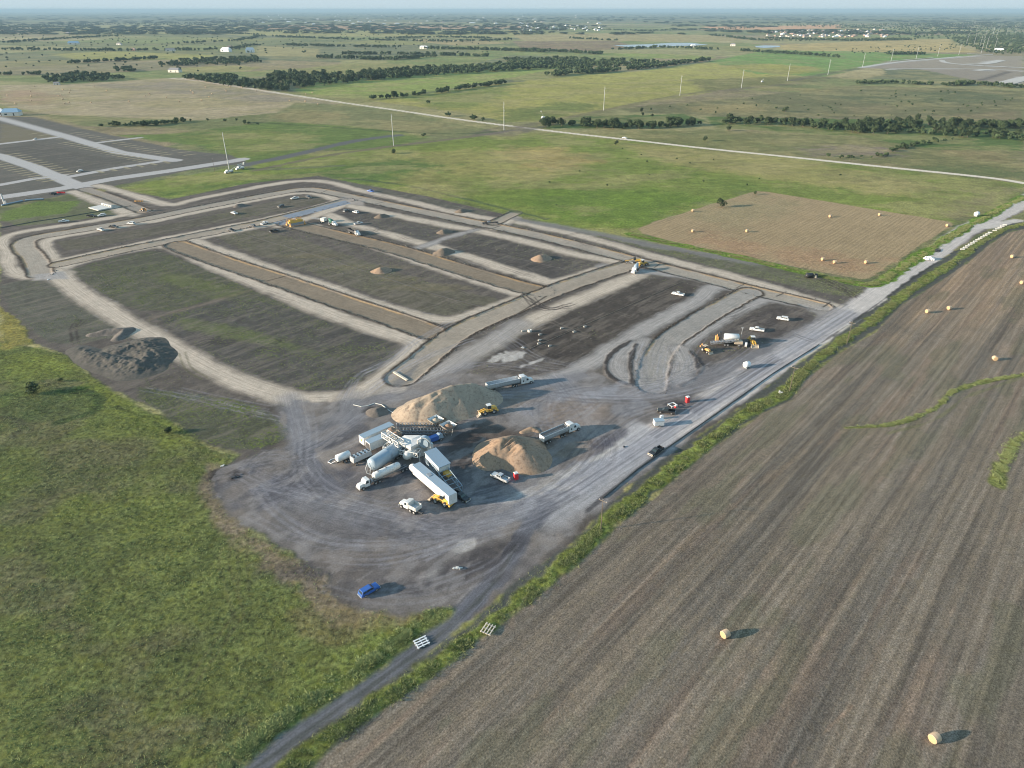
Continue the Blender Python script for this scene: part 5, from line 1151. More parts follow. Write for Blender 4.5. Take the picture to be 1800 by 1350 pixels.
pipe_between((3,362),(40,354),.5,'long pale blue pipe lying left of the other one below the concrete street'); pipe_between((45,353),(77,351),.55,'long pale blue pipe lying right of the other one below the concrete street')
simple('pipe_riser', 'pale upright pipe section with a bracket at the left frame edge', 'pipe', lambda b: b.cyl((0,0,0),(-1.2,1.5,7),.55,.5,10).box(.8,0,1.2,1.4,.8,2.4), GALV, 8,359)
simple('brush_clump', 'dark brush and orange scrap on the corner below the concrete street', 'scrap heap', lambda b: lumps(b, 22, 3, 1.1, 9), DARKM, 92,342); simple('safety_barrier', 'red barrier pieces beside the dark brush at the street corner', 'barrier', lambda b: [b.box(-1+k*1.3,0,.7,1.1,.2,1.0,rz=k*.3) for k in range(5)], RED, 104,340)
simple('safety_barrier', 'row of orange barrier pieces across the left dirt spur', 'barrier', lambda b: [b.box(-2+k*1.3,0,.6,1.0,.2,.9,rz=k*.4) for k in range(5)], ORG, 243,355)
# concrete blocks along the east road
R = random.Random(5)
cb = None
for i in range(17):
    t_ = i/16; x = 1692+(1762-1692)*t_+ (4 if i > 11 else 0); y = 439-(439-397)*t_**.97+(0 if i < 12 else -1)
    p = P(x, y); 
    if cb is None: b = MB(); b.box(0,0,.35,2.3,.7,.7,taper=.9); cb = b.build('concrete_block', CONCM); o = cb
    else: o = cb.copy(); SC.collection.objects.link(o)
    o.location = (*p, .05); o.rotation_euler = (0, 0, -.2+R.uniform(-.15, .15)); tag(o, 'pale concrete block in the row beside the upper east road', 'concrete block', 'concrete blocks lined up beside the east road')
# inlet boxes and scraps on the brown lot
def ring(b): b.lathe((0,0,0),(0,0,.9),[(0,.9),(1,.9)],14); b.lathe((0,0,.9),(0,0,0),[(0,.55),(1,.55)],14); b.lathe((0,0,.9),(0,0,.905),[(0,.55),(1,.9)],14)
simple('manhole_ring', 'round white manhole ring lying open on the brown lot', 'manhole ring', ring, CONCM, 931,583)
for x, y, l in [(949,589,'white square inlet box highest of the stack of three on the brown lot'), (948,599,'rusty and white inlet box in the middle of the three on the brown lot'), (947,605,'low white inlet box nearest the camera of the three on the brown lot'), (987,578,'flat white concrete scrap right of the inlet boxes'), (966,609,'white sack lying near the end of the pale trench line'), (919,583,'grey concrete lump left of the round manhole ring'), (1009,584,'small white scrap beside the pale trench line, left of two'), (1028,575,'small white scrap beside the pale trench line, right of two')]:
    simple('inlet_box', l, 'concrete box', lambda b: b.box(0,0,.3,1.1,.9,.6,taper=.85).box(.9,.4,.12,.7,.5,.24), mat('dirty_concrete', (.26,.25,.23), .95, 0, .5, (.14,.13,.12)), x, y, .4)
def scrap(x, y, l, m, sx=1.5, sy=.6, n=5, s=1): simple('debris', l, 'debris', lambda b: [b.box(random.Random(k+s).uniform(-sx,sx), random.Random(k*7+s).uniform(-sy,sy), .1+.05*k, random.Random(k+3*s).uniform(.4,1.2), .35, .16, rz=k*.7+s) for k in range(n)], m, x, y, .3)
scrap(223,662,'pale scrap lying at the foot of the horseshoe earth heap', TARP, s=2); scrap(392,819,'pale scrap sheet at the left corner of the yard', CONCM, .6, .3, 3, s=3); scrap(413,838,'dark metal frame lying on the left part of the yard', DARKM, 1.4, .8, 7, s=4)
scrap(804,1000,'grey broken slabs in the dark ditch beside the lower yard', CONCM, 1.6, .6, 7, s=5); scrap(1386,787-10,'',CONCM,s=6) if False else None; scrap(1371,690,'grey slabs in the grass strip beside the road', CONCM, 1.2, .7, 6, s=7)
scrap(85,492,'white scrap sheet below the left loop road', TARP, .6, .3, 3, s=8); scrap(920,612,'pale scrap boards on the dark corner of the brown lot', CONCM, 1.5, .8, 5, s=9); scrap(1097,786,'dark pit edge and plates on the haul road', DARKM, .8, .4, 3, s=10)
pb = simple('trench_board', 'long pale board lying across the street end above the large sand pile', 'board', lambda b: b.box(0,0,.25,9,.9,.35), WOODL, 704,661, radians(-48))
# pipe lines laid on the lots
def laid(px, r, m, label, name='drain_pipe'):
    pts = smooth([(*P(x, y), r+.12) for x, y in px][0:0] or PP(px), 1); b = MB(); b.tube([(x, y, ground_z(x, y)+r*.6) for x, y in pts], r, 6); return tag(b.build(name, m), label, 'pipe line')
laid([(410,407),(480,427),(560,450),(640,476),(700,496),(760,517),(848,540)], .09, DARKM, 'long grey pipe line running along the middle lot between two streets')
laid([(838,381+60),(900,458),(960,477),(1010,482)], .12, WOODL, 'thin pale line laid along the right upper lot') if False else None
laid([(845,443),(900,453),(960,466),(1008,477)], .07, DARKM, 'thin pale pipe line running along the right upper lot')
laid([(932,613),(1000,583),(1080,548),(1150,517),(1200,495)], .09, WOODP, 'long pale pipe line across the brown lot with inlet boxes')
laid([(621,712),(640,716),(665,707),(690,727),(730,742),(760,744)], .16, CONCM, 'pale hose curling round the foot of the large sand pile', 'hose')
# cross form boards etc on the pavement edges (silt fence beside meadow)
def silt(px, label):
    pts = PP(px); b = MB()
    for (x0,y0),(x1,y1) in zip(pts, pts[1:]): b.add([(x0,y0,0),(x1,y1,0),(x1,y1,.4),(x0,y0,.4),(x0,y0+.06,0),(x1,y1+.06,0),(x1,y1+.06,.4),(x0,y0+.06,.4)], [(0,1,2,3),(7,6,5,4),(3,2,6,7)])
    tag(b.build('silt_fence', mat('silt_fabric', (.10,.10,.09), .9)), label, 'silt fence')
silt([(1440,606),(1360,656),(1280,713),(1180,783),(1120,826),(1060,876)], 'low dark silt fence along the green strip side of the haul road')
silt([(0,401),(60,390),(120,381),(190,369),(230,362)], 'low dark silt fence below the left grass strip')
# ---- buildings
def house(name, label, x, y, w, d, h, wall, roof, ang=0, group=None, roofh=.35):
    p = P(x, y); t = thing(name, label, 'house', (*p, 0), ang, group)
    MB().box(0,0,h/2,w,d,h).build('wall', wall, t)
    rh = d*roofh; MB().add([(-w/2-.5,-d/2-.5,h),(w/2+.5,-d/2-.5,h),(w/2+.5,d/2+.5,h),(-w/2-.5,d/2+.5,h),(-w/2+d*.2,0,h+rh),(w/2-d*.2,0,h+rh)], [(0,1,5,4),(2,3,4,5),(1,2,5),(3,0,4),(3,2,1,0)]).build('roof', roof, t)
    MB().box(-w*.25,-d/2-.03,h*.5,w*.15,.06,h*.4).build('window', GLASS, t); MB().box(w*.2,-d/2-.03,h*.4,1.2,.06,h*.75).build('door', DARKM, t); return t
house('farm_building','long building with a blue grey roof at the end of the concrete street',22,203,20,12,4.5,WALLW,BLROOF,radians(12))
house('house_under_construction','bare white house frame at the left frame edge beside the blue roofed building',3,203,8,10,5,TARP,TARP,radians(12))
HB = [('house','white farm sheds on the grass left of the gravel road end',308,127,26,12,5,WALLW,ROOFG), ('house','white house among trees on the far left ridge',120,60,22,14,6,WALLW,ROOFG), ('house','long blue roofed barn near the far left trees',130,78,40,16,6,WALLW,BLROOF),
 ('house','pale barn behind the left tree belt',100,149,10,6,3,WALLW,ROOFG), ('house','white bright shed cluster beside the distant highway',398,91,30,18,7,TARP,TARP), ('house','white domed shed right of the distant cluster',440,92,26,18,8,TARP,BLUEW), ('house','white barn beside the middle woods',745,86,26,12,6,WALLW,TARP),
 ('house','white house below the pond trees',1218,83,16,12,6,WALLW,TARP), ('house','small white barn right of the pond',1288,81,18,12,6,WALLW,ROOFG), ('house','white sheds at the end of the distant dirt works',1755,91,26,14,6,TARP,TARP), ('house','pale house left of the middle belt',405,85,20,12,5,BRK,ROOFB),
 ('house','white cottage beside the long left farm field',210,79,18,10,5,WALLW,ROOFG), ('house','brick farmhouse by the long left farm field',235,89,16,10,5,BRK,ROOFB), ('house','grey sheds at the near end of the highway trees',300,90,30,12,5,WALLW,ROOFG)]
for nm, l, x, y, w, d, h, wl_, rf in HB: house(nm, l, x, y, w, d, h, wl_, rf, R.uniform(-.4, .4))
# suburbs: individual houses copied from five kinds
protos = []
for wl_, rf in ((WALLW, ROOFG), (BRK, ROOFB), (WALLW, ROOFB), (TARP, TARP), (BRK, ROOFG)):
    protos.append(None)
sub_specs = [((1345,52,1560,66), 150, 'suburban house in the dense estate beside the bright bare field', 'houses of the dense estate on the right'), ((900,45,1060,54), 60, 'suburban house behind the middle woods', 'houses behind the middle woods'), ((450,25,1060,44), 70, 'pale house or shop of the distant town', 'buildings of the distant town')]
def proto_house(i):
    wl_, rf = ((WALLW, ROOFG), (BRK, ROOFB), (WALLW, ROOFB), (TARP, TARP), (BRK, ROOFG))[i]
    b = MB(); b.box(0,0,1.6,15,11,3.2); m1 = b.build('wall', wl_).data
    b = MB(); b.add([(-8,-6,3.2),(8,-6,3.2),(8,6,3.2),(-8,6,3.2),(-4,0,6.4),(4,0,6.4)], [(0,1,5,4),(2,3,4,5),(1,2,5),(3,0,4),(3,2,1,0)]); m2 = b.build('roof', rf).data
    for m_ in (m1, m2):
        for o in [o for o in SC.objects if o.data is m_]: bpy.data.objects.remove(o)
    return m1, m2
ph = [proto_house(i) for i in range(5)]
for (x0, y0, x1, y1), n, l, g in sub_specs:
    for _ in range(n):
        x, y = R.uniform(x0, x1), R.uniform(y0, y1); p = P(x, y); i = R.choice([0,1,1,2,3,4] if 'dense' in l else [0,2,3,3,3])
        t = thing('house', l, 'house', (*p, 0), R.choice([.35,.35+pi/2])+R.uniform(-.1,.1), g); s = R.uniform(.9,1.3)*(1.0 if y0 > 40 else R.uniform(1.3, 3)); t.scale = (s, s, s if y0 > 40 else 1.4)
        for m_, nm in zip(ph[i], ('wall', 'roof')):
            o = bpy.data.objects.new(nm, m_); SC.collection.objects.link(o); o.parent = t
# ---- water
def sheet(name, px, m, z):
    pts = PP(px); cx = sum(a for a, b in pts)/len(pts); cy = sum(b for a, b in pts)/len(pts)
    o = MB().add([(x-cx, y-cy, 0) for x, y in pts], [tuple(range(len(pts)))]).build(name, m); o.location = (cx, cy, z); o['kind'] = 'structure'
WAT = mat('water', (.03,.07,.10), .08, 0, 0, spec=.5)
sheet('pond', [(1078,80),(1100,79),(1140,78),(1180,75.5),(1215,75.5),(1245,79),(1220,80.5),(1190,81),(1150,83),(1110,83.5)][::-1], WAT, .6); sheet('pond', [(1326,81),(1345,80),(1370,80.5),(1372,83),(1345,84.5),(1330,83.5)][::-1], WAT, .6)

def ribbon(px, wid, m, z=.35, name='road'):
    pts = smooth(PP(px), 1); b = MB(); L_, R_ = [], []
    for i, a in enumerate(pts):
        c = pts[min(i+1, len(pts)-1)]; d = pts[max(i-1, 0)]; dx, dy = c[0]-d[0], c[1]-d[1]; l = hypot(dx, dy)+1e-9
        L_.append((a[0]-dy/l*wid/2, a[1]+dx/l*wid/2, z)); R_.append((a[0]+dy/l*wid/2, a[1]-dx/l*wid/2, z))
    n = len(pts); b.add(L_+R_, [(i, n+i, n+i+1, i+1) for i in range(n-1)]); o = b.build(name, m); o['kind'] = 'structure'
PALE = mat('pale_dirt', (.40,.37,.33), .95, 0, .3, (.3,.27,.23), .05)
for k_, (px, wd) in enumerate([([(1512,119),(1560,111.5),(1600,107),(1640,104),(1690,99.5)],15), ([(1562,121),(1640,120.5),(1700,121),(1800,124),(1880,127)],8), ([(1655,106),(1658,109),(1672,112),(1720,116),(1800,119.5)],13), ([(1700,113),(1735,112.5),(1760,106)],22), ([(1765,147),(1800,138),(1860,126)],30), ([(1700,95),(1745,96)],26), ([(1712,124.5),(1738,122.5)],24), ([(1560,108),(1640,101.5)],6)]): ribbon(px, wd, PALE, .35+.05*k_)
# ---------------------------------------------------------------- foliage
def leafmat(name, dark, light):
    m, n_, b = nmat(name); q = NT(n_); a = q.n('ShaderNodeAttribute', attribute_name='shade').outputs['Fac']; oi = q.n('ShaderNodeObjectInfo').outputs['Random']
    c = q.mix(a, dark, light); v = q.ramp(oi, 0, 1, .75, 1.25); q.l(q.scale(c, v), b.inputs['Base Color']); b.inputs['Roughness'].default_value = .8; b.inputs['Specular IOR Level'].default_value = .2
    b.inputs['Subsurface Weight'].default_value = 0; return m
LEAF = leafmat('leaves', (.024,.040,.019), (.070,.098,.040)); LEAFD = leafmat('dark_leaves', (.022,.036,.018), (.060,.085,.034)); WEED = leafmat('weed_leaves', (.12,.145,.055), (.37,.40,.16)); DRYW = leafmat('grey_weed', (.12,.12,.08), (.30,.29,.20))
def np_mesh(name, V_, Fq, shade, m):
    me = bpy.data.meshes.new(name); nv, nf = len(V_), len(Fq); k = Fq.shape[1]
    me.vertices.add(nv); me.vertices.foreach_set('co', V_.astype(np.float32).ravel()); me.loops.add(nf*k); me.loops.foreach_set('vertex_index', Fq.astype(np.int32).ravel())
    me.polygons.add(nf); me.polygons.foreach_set('loop_start', np.arange(0, nf*k, k, dtype=np.int32)); me.polygons.foreach_set('loop_total', np.full(nf, k, np.int32))
    a = me.attributes.new('shade', 'FLOAT', 'POINT'); a.data.foreach_set('value', shade.astype(np.float32)); me.materials.append(m); me.update(calc_edges=True); return me
def quads(C_, N_, size, rs):
    n = len(C_); r = rs.normal(size=(n, 3)); u = np.cross(N_, r); u /= np.linalg.norm(u, axis=1, keepdims=True)+1e-9; v = np.cross(N_, u)
    s = size*rs.uniform(.6, 1.3, (n, 1)); s2 = s*rs.uniform(.5, 1.0, (n, 1))
    V_ = np.stack([C_-u*s-v*s2*.6, C_+u*s*.7-v*s2, C_+u*s+v*s2*.6, C_-u*s*.6+v*s2], 1).reshape(-1, 3); return V_, np.arange(4*n).reshape(n, 4)
def crown(seed, hgt, rad, nl, size, lumps_=7, base=.12):
    rs = np.random.RandomState(seed); bl = []
    for i in range(lumps_):
        a = rs.uniform(0, 2*pi); d = rs.uniform(0, .55)*rad; z = hgt*rs.uniform(base+.18, .78); bl.append((d*cos(a), d*sin(a), z, rad*rs.uniform(.38, .62)))
    bl.append((0, 0, hgt*.52, rad*.68)); bl = np.array(bl); k = rs.randint(0, len(bl), nl); D = rs.normal(size=(nl, 3)); D[:, 2] = D[:, 2]*.9+.15; D /= np.linalg.norm(D, axis=1, keepdims=True)
    rr = bl[k, 3:4]*rs.uniform(.72, 1.08, (nl, 1)); C_ = bl[k, :3]+D*rr*np.array([1, 1, .85]); C_[:, 2] = np.clip(C_[:, 2], hgt*base, None)
    N_ = D+rs.normal(size=(nl, 3))*.45; N_ /= np.linalg.norm(N_, axis=1, keepdims=True); V_, Fq = quads(C_, N_, size, rs)
    ls = rs.uniform(.15, .85, len(bl))[k]; sh = np.clip(ls*.6+rs.uniform(0, .5, nl), 0, 1); return V_, Fq, np.repeat(sh, 4)
TREES = []
for i in range(5):
    V_, Fq, sh = crown(100+i, 8, [3.6, 4.2, 3.2, 3.9, 3.4][i], 420, .42); cm = np_mesh('crown', V_, Fq, sh, LEAF if i % 2 == 0 else LEAFD)
    tb = MB(); tb.cyl((0,0,-.3),(0,0,3.2),.28,.16,7)
    for k in range(4): a = k*1.6+i; tb.cyl((0,0,2.2),(1.6*cos(a),1.6*sin(a),4.6),.12,.05,5)
    to = tb.build('trunk', BARK); tm = to.data; bpy.data.objects.remove(to); TREES.append((cm, tm))
TREE_LIST = []   # (x, y, h, label, group, name)
R = random.Random(21)
def tree_obj(x, y, h, label, group, name='tree', k=None, wide=1.0, cat='tree'):
    cm, tm = TREES[R.randrange(5) if k is None else k]; t = thing(name, label, cat, (x, y, ground_z(x, y) if y < 900 else 0), R.uniform(0, 6.28), group); s = h/8.; t.scale = (s*wide*R.uniform(.85, 1.2), s*wide*R.uniform(.85, 1.2), s)
    for m_, nm in ((cm, 'crown'), (tm, 'trunk')): o = bpy.data.objects.new(nm, m_); SC.collection.objects.link(o); o.parent = t
    return t
def single(px, py, h, label, wide=1.0, name='tree', k=None): x, y = P(px, py); tree_obj(x, y, h, label, None, name, k, wide, 'tree' if name == 'tree' else 'bush')
single(60,692,4.2,'dark round bush standing alone on the left meadow', 1.35, 'bush', 1); single(296,762,2.6,'small dark bush near the brown edge of the left meadow', 1.3, 'bush', 3); single(107,671,1.6,'tiny dark bush above the round bush on the left meadow', 1.2, 'bush', 1)
single(1268,364,6.5,'lone dark tree on the edge of the square mown field', 1.1, k=1); single(1327,342,3,'small dark bush at the top corner of the square mown field', 1, 'bush', 1)
single(1083,255,5,'lone leaning tree just below the far gravel road', .9); single(1239,248,5.5,'lone round tree on the meadow above the gravel road, nearer of two', 1.1, k=1); single(1280,230,6.5,'lone round tree above the gravel road, farther of two', 1.1, k=3)
single(1127,198,7,'taller tree of the group near the bushy row'); single(1130,204,5,'low tree of the group near the bushy row'); single(1146,206,5,'isolated bush right of the bushy row group', 1.2); single(1380,197,8,'lone round dark tree on the right prairie', 1, k=1)
single(692,270,4.5,'dark bush beside the second steel pole', 1.5, 'bush', 1); single(745,240,4,'dark bush right of the second steel pole', 1.2, 'bush', 1)
def belt(px, wid, n, h0, h1, label, group):
    pts = PP(px); L = [hypot(b[0]-a[0], b[1]-a[1]) for a, b in zip(pts, pts[1:])]; T = sum(L)
    for _ in range(int(n*1.35)):
        s = R.random()*T; i = 0
        while i < len(L)-1 and s > L[i]: s -= L[i]; i += 1
        a, b = pts[i], pts[i+1]; f = s/L[i]; nx_, ny_ = -(b[1]-a[1])/L[i], (b[0]-a[0])/L[i]; o = R.uniform(-wid/2, wid/2)
        TREE_LIST.append((a[0]+(b[0]-a[0])*f+nx_*o, a[1]+(b[1]-a[1])*f+ny_*o, R.uniform(h0, h1), label, group))
def wood(px, n, h0, h1, label, group):
    pts = PP(px); xs = [p[0] for p in pts]; ys = [p[1] for p in pts]; c = 0; n = int(n*(1.0 if 'bush' in label else 1.8))
    while c < n:
        x, y = R.uniform(min(xs), max(xs)), R.uniform(min(ys), max(ys)); ins = False
        for a, b in zip(pts, pts[1:]+pts[:1]):
            if (a[1] > y) != (b[1] > y) and x < (b[0]-a[0])*(y-a[1])/(b[1]-a[1])+a[0]: ins = not ins
        if ins: TREE_LIST.append((x, y, R.uniform(h0, h1), label, group)); c += 1
belt([(1270,216),(1340,217),(1420,221),(1480,229),(1540,232),(1600,230),(1680,238),(1800,244)], 34, 130, 5, 10, 'green tree in the long creek row on the right above the gravel road', 'trees of the long creek row')
belt([(1500,226),(1600,220),(1700,226),(1820,226)], 40, 70, 7, 11, 'green tree in the long creek row on the right above the gravel road', 'trees of the long creek row')
belt([(955,222),(1000,221),(1060,224),(1130,225),(1180,221),(1225,218)], 24, 60, 6, 10, 'bushy tree in the short row right of the gravel road junction', 'trees of the short bushy row')
belt([(1560,266),(1600,258),(1640,250),(1680,246)], 10, 22, 3, 5.5, 'low tree along the small ditch below the creek row', 'low trees of the small ditch'); belt([(1455,277),(1520,278),(1560,272)], 9, 12, 2.5, 4.5, 'dark shrub on the bank just above the gravel road', 'shrubs on the bank above the gravel road')
belt([(655,175),(700,171),(750,167),(800,159),(860,151),(885,147)], 14, 46, 6, 11, 'dark tree in the hedgerow between the two big green fields', 'trees of the middle hedgerow')
belt([(180,222),(230,221),(280,220),(320,214)], 16, 26, 4, 8, 'dark green tree in the short row above the left neighbourhood', 'trees above the left neighbourhood')
belt([(320,212),(420,214),(450,221)], 8, 8, 3, 5, 'small tree along the ditch right of the short left row', 'small trees along the left ditch')
belt([(750,182),(765,200),(865,216),(770,202)], 8, 4, 6, 8, 'single roadside tree along the far gravel road', 'single trees beside the far gravel road')
wood([(320,139),(400,134),(440,146),(515,158),(500,162),(430,155),(340,143)], 90, 8, 13, 'tree in the big dark wood left of the far gravel road', 'trees of the big left wood')
wood([(480,132),(600,134),(760,121),(880,116),(960,112),(960,121),(880,126),(700,138),(600,147),(520,158),(470,150)], 330, 9, 15, 'tree in the long dark wood behind the big green field', 'trees of the long middle wood')
wood([(75,140),(150,130),(230,139),(180,143),(90,147)], 70, 8, 12, 'tree in the dark wood at the far edge of the tan hay field', 'trees of the wood above the tan field')
belt([(0,132),(60,131),(90,133)], 20, 18, 6, 9, 'tree in the far left hedgerow', 'trees of the far left hedgerow'); wood([(205,122),(240,120),(240,126),(205,127)], 14, 8, 12, 'tree in the round clump left of the farm sheds', 'trees of the round clump')
belt([(120,112),(200,108),(280,103)], 26, 60, 8, 12, 'tree in the far belt below the pale yellow field', 'trees of the belt below the pale yellow field'); wood([(275,116),(330,106),(450,102),(460,112),(330,116)], 120, 8, 12, 'tree in the wood right of the pale yellow field', 'trees of the wood right of the pale yellow field')
belt([(965,134),(1050,128),(1150,119),(1238,107)], 28, 110, 9, 14, 'tree in the dark belt ending at the bright green field', 'trees of the dark belt beside the bright green field'); wood([(880,106),(1000,104),(1100,108),(1200,112),(1100,122),(1000,124),(930,120)], 200, 8, 13, 'tree in the open wood above the dark belt', 'trees of the open wood above the dark belt')
belt([(1505,148),(1560,146),(1640,150)], 22, 40, 5, 9, 'tree in the left clump of the right prairie', 'trees of the left prairie clump'); belt([(1665,152),(1700,148),(1760,152),(1810,157)], 24, 50, 6, 10, 'tree in the right clump of the prairie at the frame edge', 'trees of the right prairie clump')
for (a, w_, n) in [([(1300,90),(1400,96),(1480,102)],20,60), ([(1080,88),(1160,84),(1260,88)],30,60), ([(600,96),(720,96),(860,100)],30,90), ([(560,102),(680,106),(760,100)],34,90), ([(750,86),(860,88),(960,92)],40,110), ([(500,80),(620,83),(700,84)],40,70), ([(450,64),(620,70),(800,74),(900,70)],50,170), ([(680,68),(780,66),(860,68)],60,90), ([(900,88),(1000,92),(1060,96)],40,90), ([(160,55),(300,56),(420,60)],40,90), ([(0,76),(120,68),(200,64)],60,110), ([(0,88),(200,90),(400,88),(450,80)],40,120), ([(1350,68),(1500,72),(1600,70)],80,200), ([(1560,96),(1600,96),(1625,96)],24,40), ([(1000,50),(1130,55),(1240,52),(1320,50)],60,150), ([(450,56),(600,57),(900,52)],30,60), ([(300,78),(420,72),(450,66)],40,60), ([(1250,62),(1340,72),(1440,72)],60,90), ([(1000,68),(1050,70),(1080,72)],30,30), ([(340,56),(460,62)],30,40)]:
    belt(a, w_, n, 8, 13, 'distant', 'distant')
wood([(1670,68),(1800,60),(1800,95),(1760,98),(1720,90),(1690,82)], 330, 8, 13, 'distant', 'distant'); wood([(1340,44),(1800,40),(1800,62),(1660,72),(1580,66),(1560,54)], 500, 9, 14, 'distant', 'distant')
wood([(0,44),(450,38),(450,46),(200,44),(0,54)], 240, 9, 14, 'distant', 'distant')
wood([(1090,195),(1300,175),(1560,155),(1800,165),(1800,212),(1450,205)], 70, 2, 4.5, 'small dark bush scattered on the right prairie', 'scattered bushes of the right prairie')
wood([(920,245),(1500,295),(1700,315),(1600,355),(1330,330),(900,370),(720,300)], 16, 1.2, 2.2, 'tiny dark bush dotted on the middle meadow', 'tiny bushes dotted on the meadow')
wood([(1300,95),(1720,75),(1650,92),(1400,98)], 40, 4, 7, 'distant', 'distant')
wood([(0,60),(450,66),(450,130),(0,130)], 120, 4, 8, 'distant', 'distant'); wood([(450,60),(900,60),(900,104),(450,112)], 80, 4, 8, 'distant', 'distant')
def dist(t_): return t_[1]/t_[2]
TREE_LIST = [(x, y, h*(1.1 if h > 4.6 else 1.1), l, g) for x, y, h, l, g in TREE_LIST]
TREE_LIST.sort(key=dist); near = [t_ for t_ in TREE_LIST if t_[3] != 'distant'][:285]; ids = {id(t_) for t_ in near}; rest = [t_ for t_ in TREE_LIST if id(t_) not in ids]
for x, y, h, l, g in near: tree_obj(x, y, h, l, g, 'tree' if h > 4.6 else 'bush', cat='tree' if h > 4.6 else 'bush')
lo = [crown(300+i, 8, 4.2, 70, 1.05, 5, .02) for i in range(4)]
VV, FF, SS = [], [], []; b0 = 0; rs = np.random.RandomState(5)
for x, y, h, l, g in rest:
    h *= .82
    V_, Fq, sh = lo[rs.randint(4)]; s = h/8; a = rs.uniform(0, 6.28); X = V_[:, 0]*cos(a)-V_[:, 1]*sin(a); Y = V_[:, 0]*sin(a)+V_[:, 1]*cos(a); w_ = s*rs.uniform(.95, 1.45)
    VV.append(np.stack([X*w_+x, Y*w_+y, V_[:, 2]*s], 1)); FF.append(Fq+b0); SS.append(np.clip(sh*.8+rs.uniform(-.15, .2), 0, 1)); b0 += len(V_)
# wooded country towards the horizon: broad low clumps
for _ in range(4200):
    y = 4200*(1/(1-rs.random_sample()*.86)); x = rs.uniform(-.78, .78)*y
    if fbm(np.array([x]), np.array([y]), 900, 3, 77)[0] < .46: continue
    k = 5+y/1500; V_, Fq, sh = lo[rs.randint(4)]; VV.append(np.stack([V_[:, 0]*k+x, V_[:, 1]*k*1.2+y, V_[:, 2]*1.3], 1)); FF.append(Fq+b0); SS.append(sh*.7); b0 += len(V_)
me = np_mesh('woodland', np.concatenate(VV), np.concatenate(FF), np.concatenate(SS), LEAF); o = bpy.data.objects.new('woodland', me); SC.collection.objects.link(o); tag(o, 'distant belts and woods of dark green trees up to the hazy horizon', 'woodland', kind='stuff')
# ---------------------------------------------------------------- weeds and tall grass
def tufts(name, pos, hh, label, m, seed, nb=5, spread=.35):
    rs = np.random.RandomState(seed); n = len(pos); c = np.repeat(pos, nb, 0); N = n*nb; hr = np.repeat(hh, nb)
    a = rs.uniform(0, 2*pi, N); d = rs.uniform(0, spread, N)*np.sqrt(hr/.5); bx = c[:, 0]+d*np.cos(a); by = c[:, 1]+d*np.sin(a); w_ = rs.uniform(.035, .09, N)*np.sqrt(hr/.5); a2 = rs.uniform(0, 2*pi, N)
    lean = rs.uniform(.35, 1.0, N)*hr; h = hr*rs.uniform(.55, 1.15, N); z = c[:, 2]
    p0 = np.stack([bx-w_*np.cos(a2), by-w_*np.sin(a2), z], 1); p1 = np.stack([bx+w_*np.cos(a2), by+w_*np.sin(a2), z], 1); p2 = np.stack([bx+lean*np.cos(a)+w_*.9*np.cos(a2), by+lean*np.sin(a)+w_*.9*np.sin(a2), z+h*.8], 1); p3 = np.stack([bx+lean*np.cos(a)*1.3, by+lean*np.sin(a)*1.3, z+h], 1)
    V_ = np.stack([p0, p1, p2, p3], 1).reshape(-1, 3); sh = np.clip(np.repeat(rs.uniform(.1, .8, n), nb)+rs.uniform(-.15, .25, N), 0, 1); me = np_mesh(name, V_, np.arange(4*N).reshape(N, 4), np.repeat(sh, 4), m); o = bpy.data.objects.new(name, me); SC.collection.objects.link(o); tag(o, label, 'grass', kind='stuff')
def scatter(n, bb, cond, seed):
    rs = np.random.RandomState(seed); x = rs.uniform(bb[0], bb[1], n); y = rs.uniform(bb[2], bb[3], n); i = np.clip(np.searchsorted(XS, x)-1, 0, NX-1); j = np.clip(np.searchsorted(YS, y)-1, 0, NY-1); k = cond(i, j, x, y, rs); i, j = i[k], j[k]; return np.stack([x[k], y[k], Z[j, i]-.03], 1), rs
rb = np.random.RandomState(9)
green = COL[..., 1] > COL[..., 0]*1.03
pos, rs = scatter(420000, (-230, 10, 70, 330), lambda i, j, x, y, rs: (KIND[j, i] == 2)&(x > -.85*y-25)&(rs.random_sample(len(x)) < .10+.5*sm(.42, .62, N_B[j, i]*.6+N_C[j, i]*.4)*(y < 260)), 1)
hh = .14+.22*rs.random_sample(len(pos)); tufts('meadow_grass', pos, hh, 'rough green grass and weeds of the left meadow', WEED, 2, 3, .5)
def strip_sc(line_pts, half, n, seed, h0, h1, name, label, m=WEED):
    S_, d, al, la = None, None, None, None; rs = np.random.RandomState(seed); seg = list(zip(line_pts, line_pts[1:])); L = np.array([hypot(b[0]-a[0], b[1]-a[1]) for a, b in seg]); k = rs.choice(len(seg), n, p=L/L.sum()); t_ = rs.random_sample(n); A = np.array([s[0] for s in seg])[k]; B = np.array([s[1] for s in seg])[k]
    nrm = np.stack([-(B-A)[:, 1], (B-A)[:, 0]], 1)/L[k][:, None]; p = A+(B-A)*t_[:, None]+nrm*(rs.normal(0, half*.44, n))[:, None]; z = np.zeros(n); q_ = fbm(p[:, 0], p[:, 1], 5, 3, seed)*.6+fbm(p[:, 0], p[:, 1], 1.6, 2, seed+3)*.4; kp = rs.random_sample(n) < .12+1.6*sm(.40, .62, q_); p = p[kp]; z = z[kp]; n = len(p); tufts(name, np.concatenate([p, z[:, None]], 1), rs.uniform(h0, h1, n)*(.35+.8*sm(.4, .65, q_[kp])), label, m, seed+1, 7, .6)
strip_sc(GSTRIP, 2.0, 30000, 31, .25, .6, 'verge_weeds', 'tall bright weeds of the strip between the road and the big field'); strip_sc(GS2, 2.4, 22000, 37, .25, .6, 'verge_weeds', 'tall bright weeds between the mown field and the road')
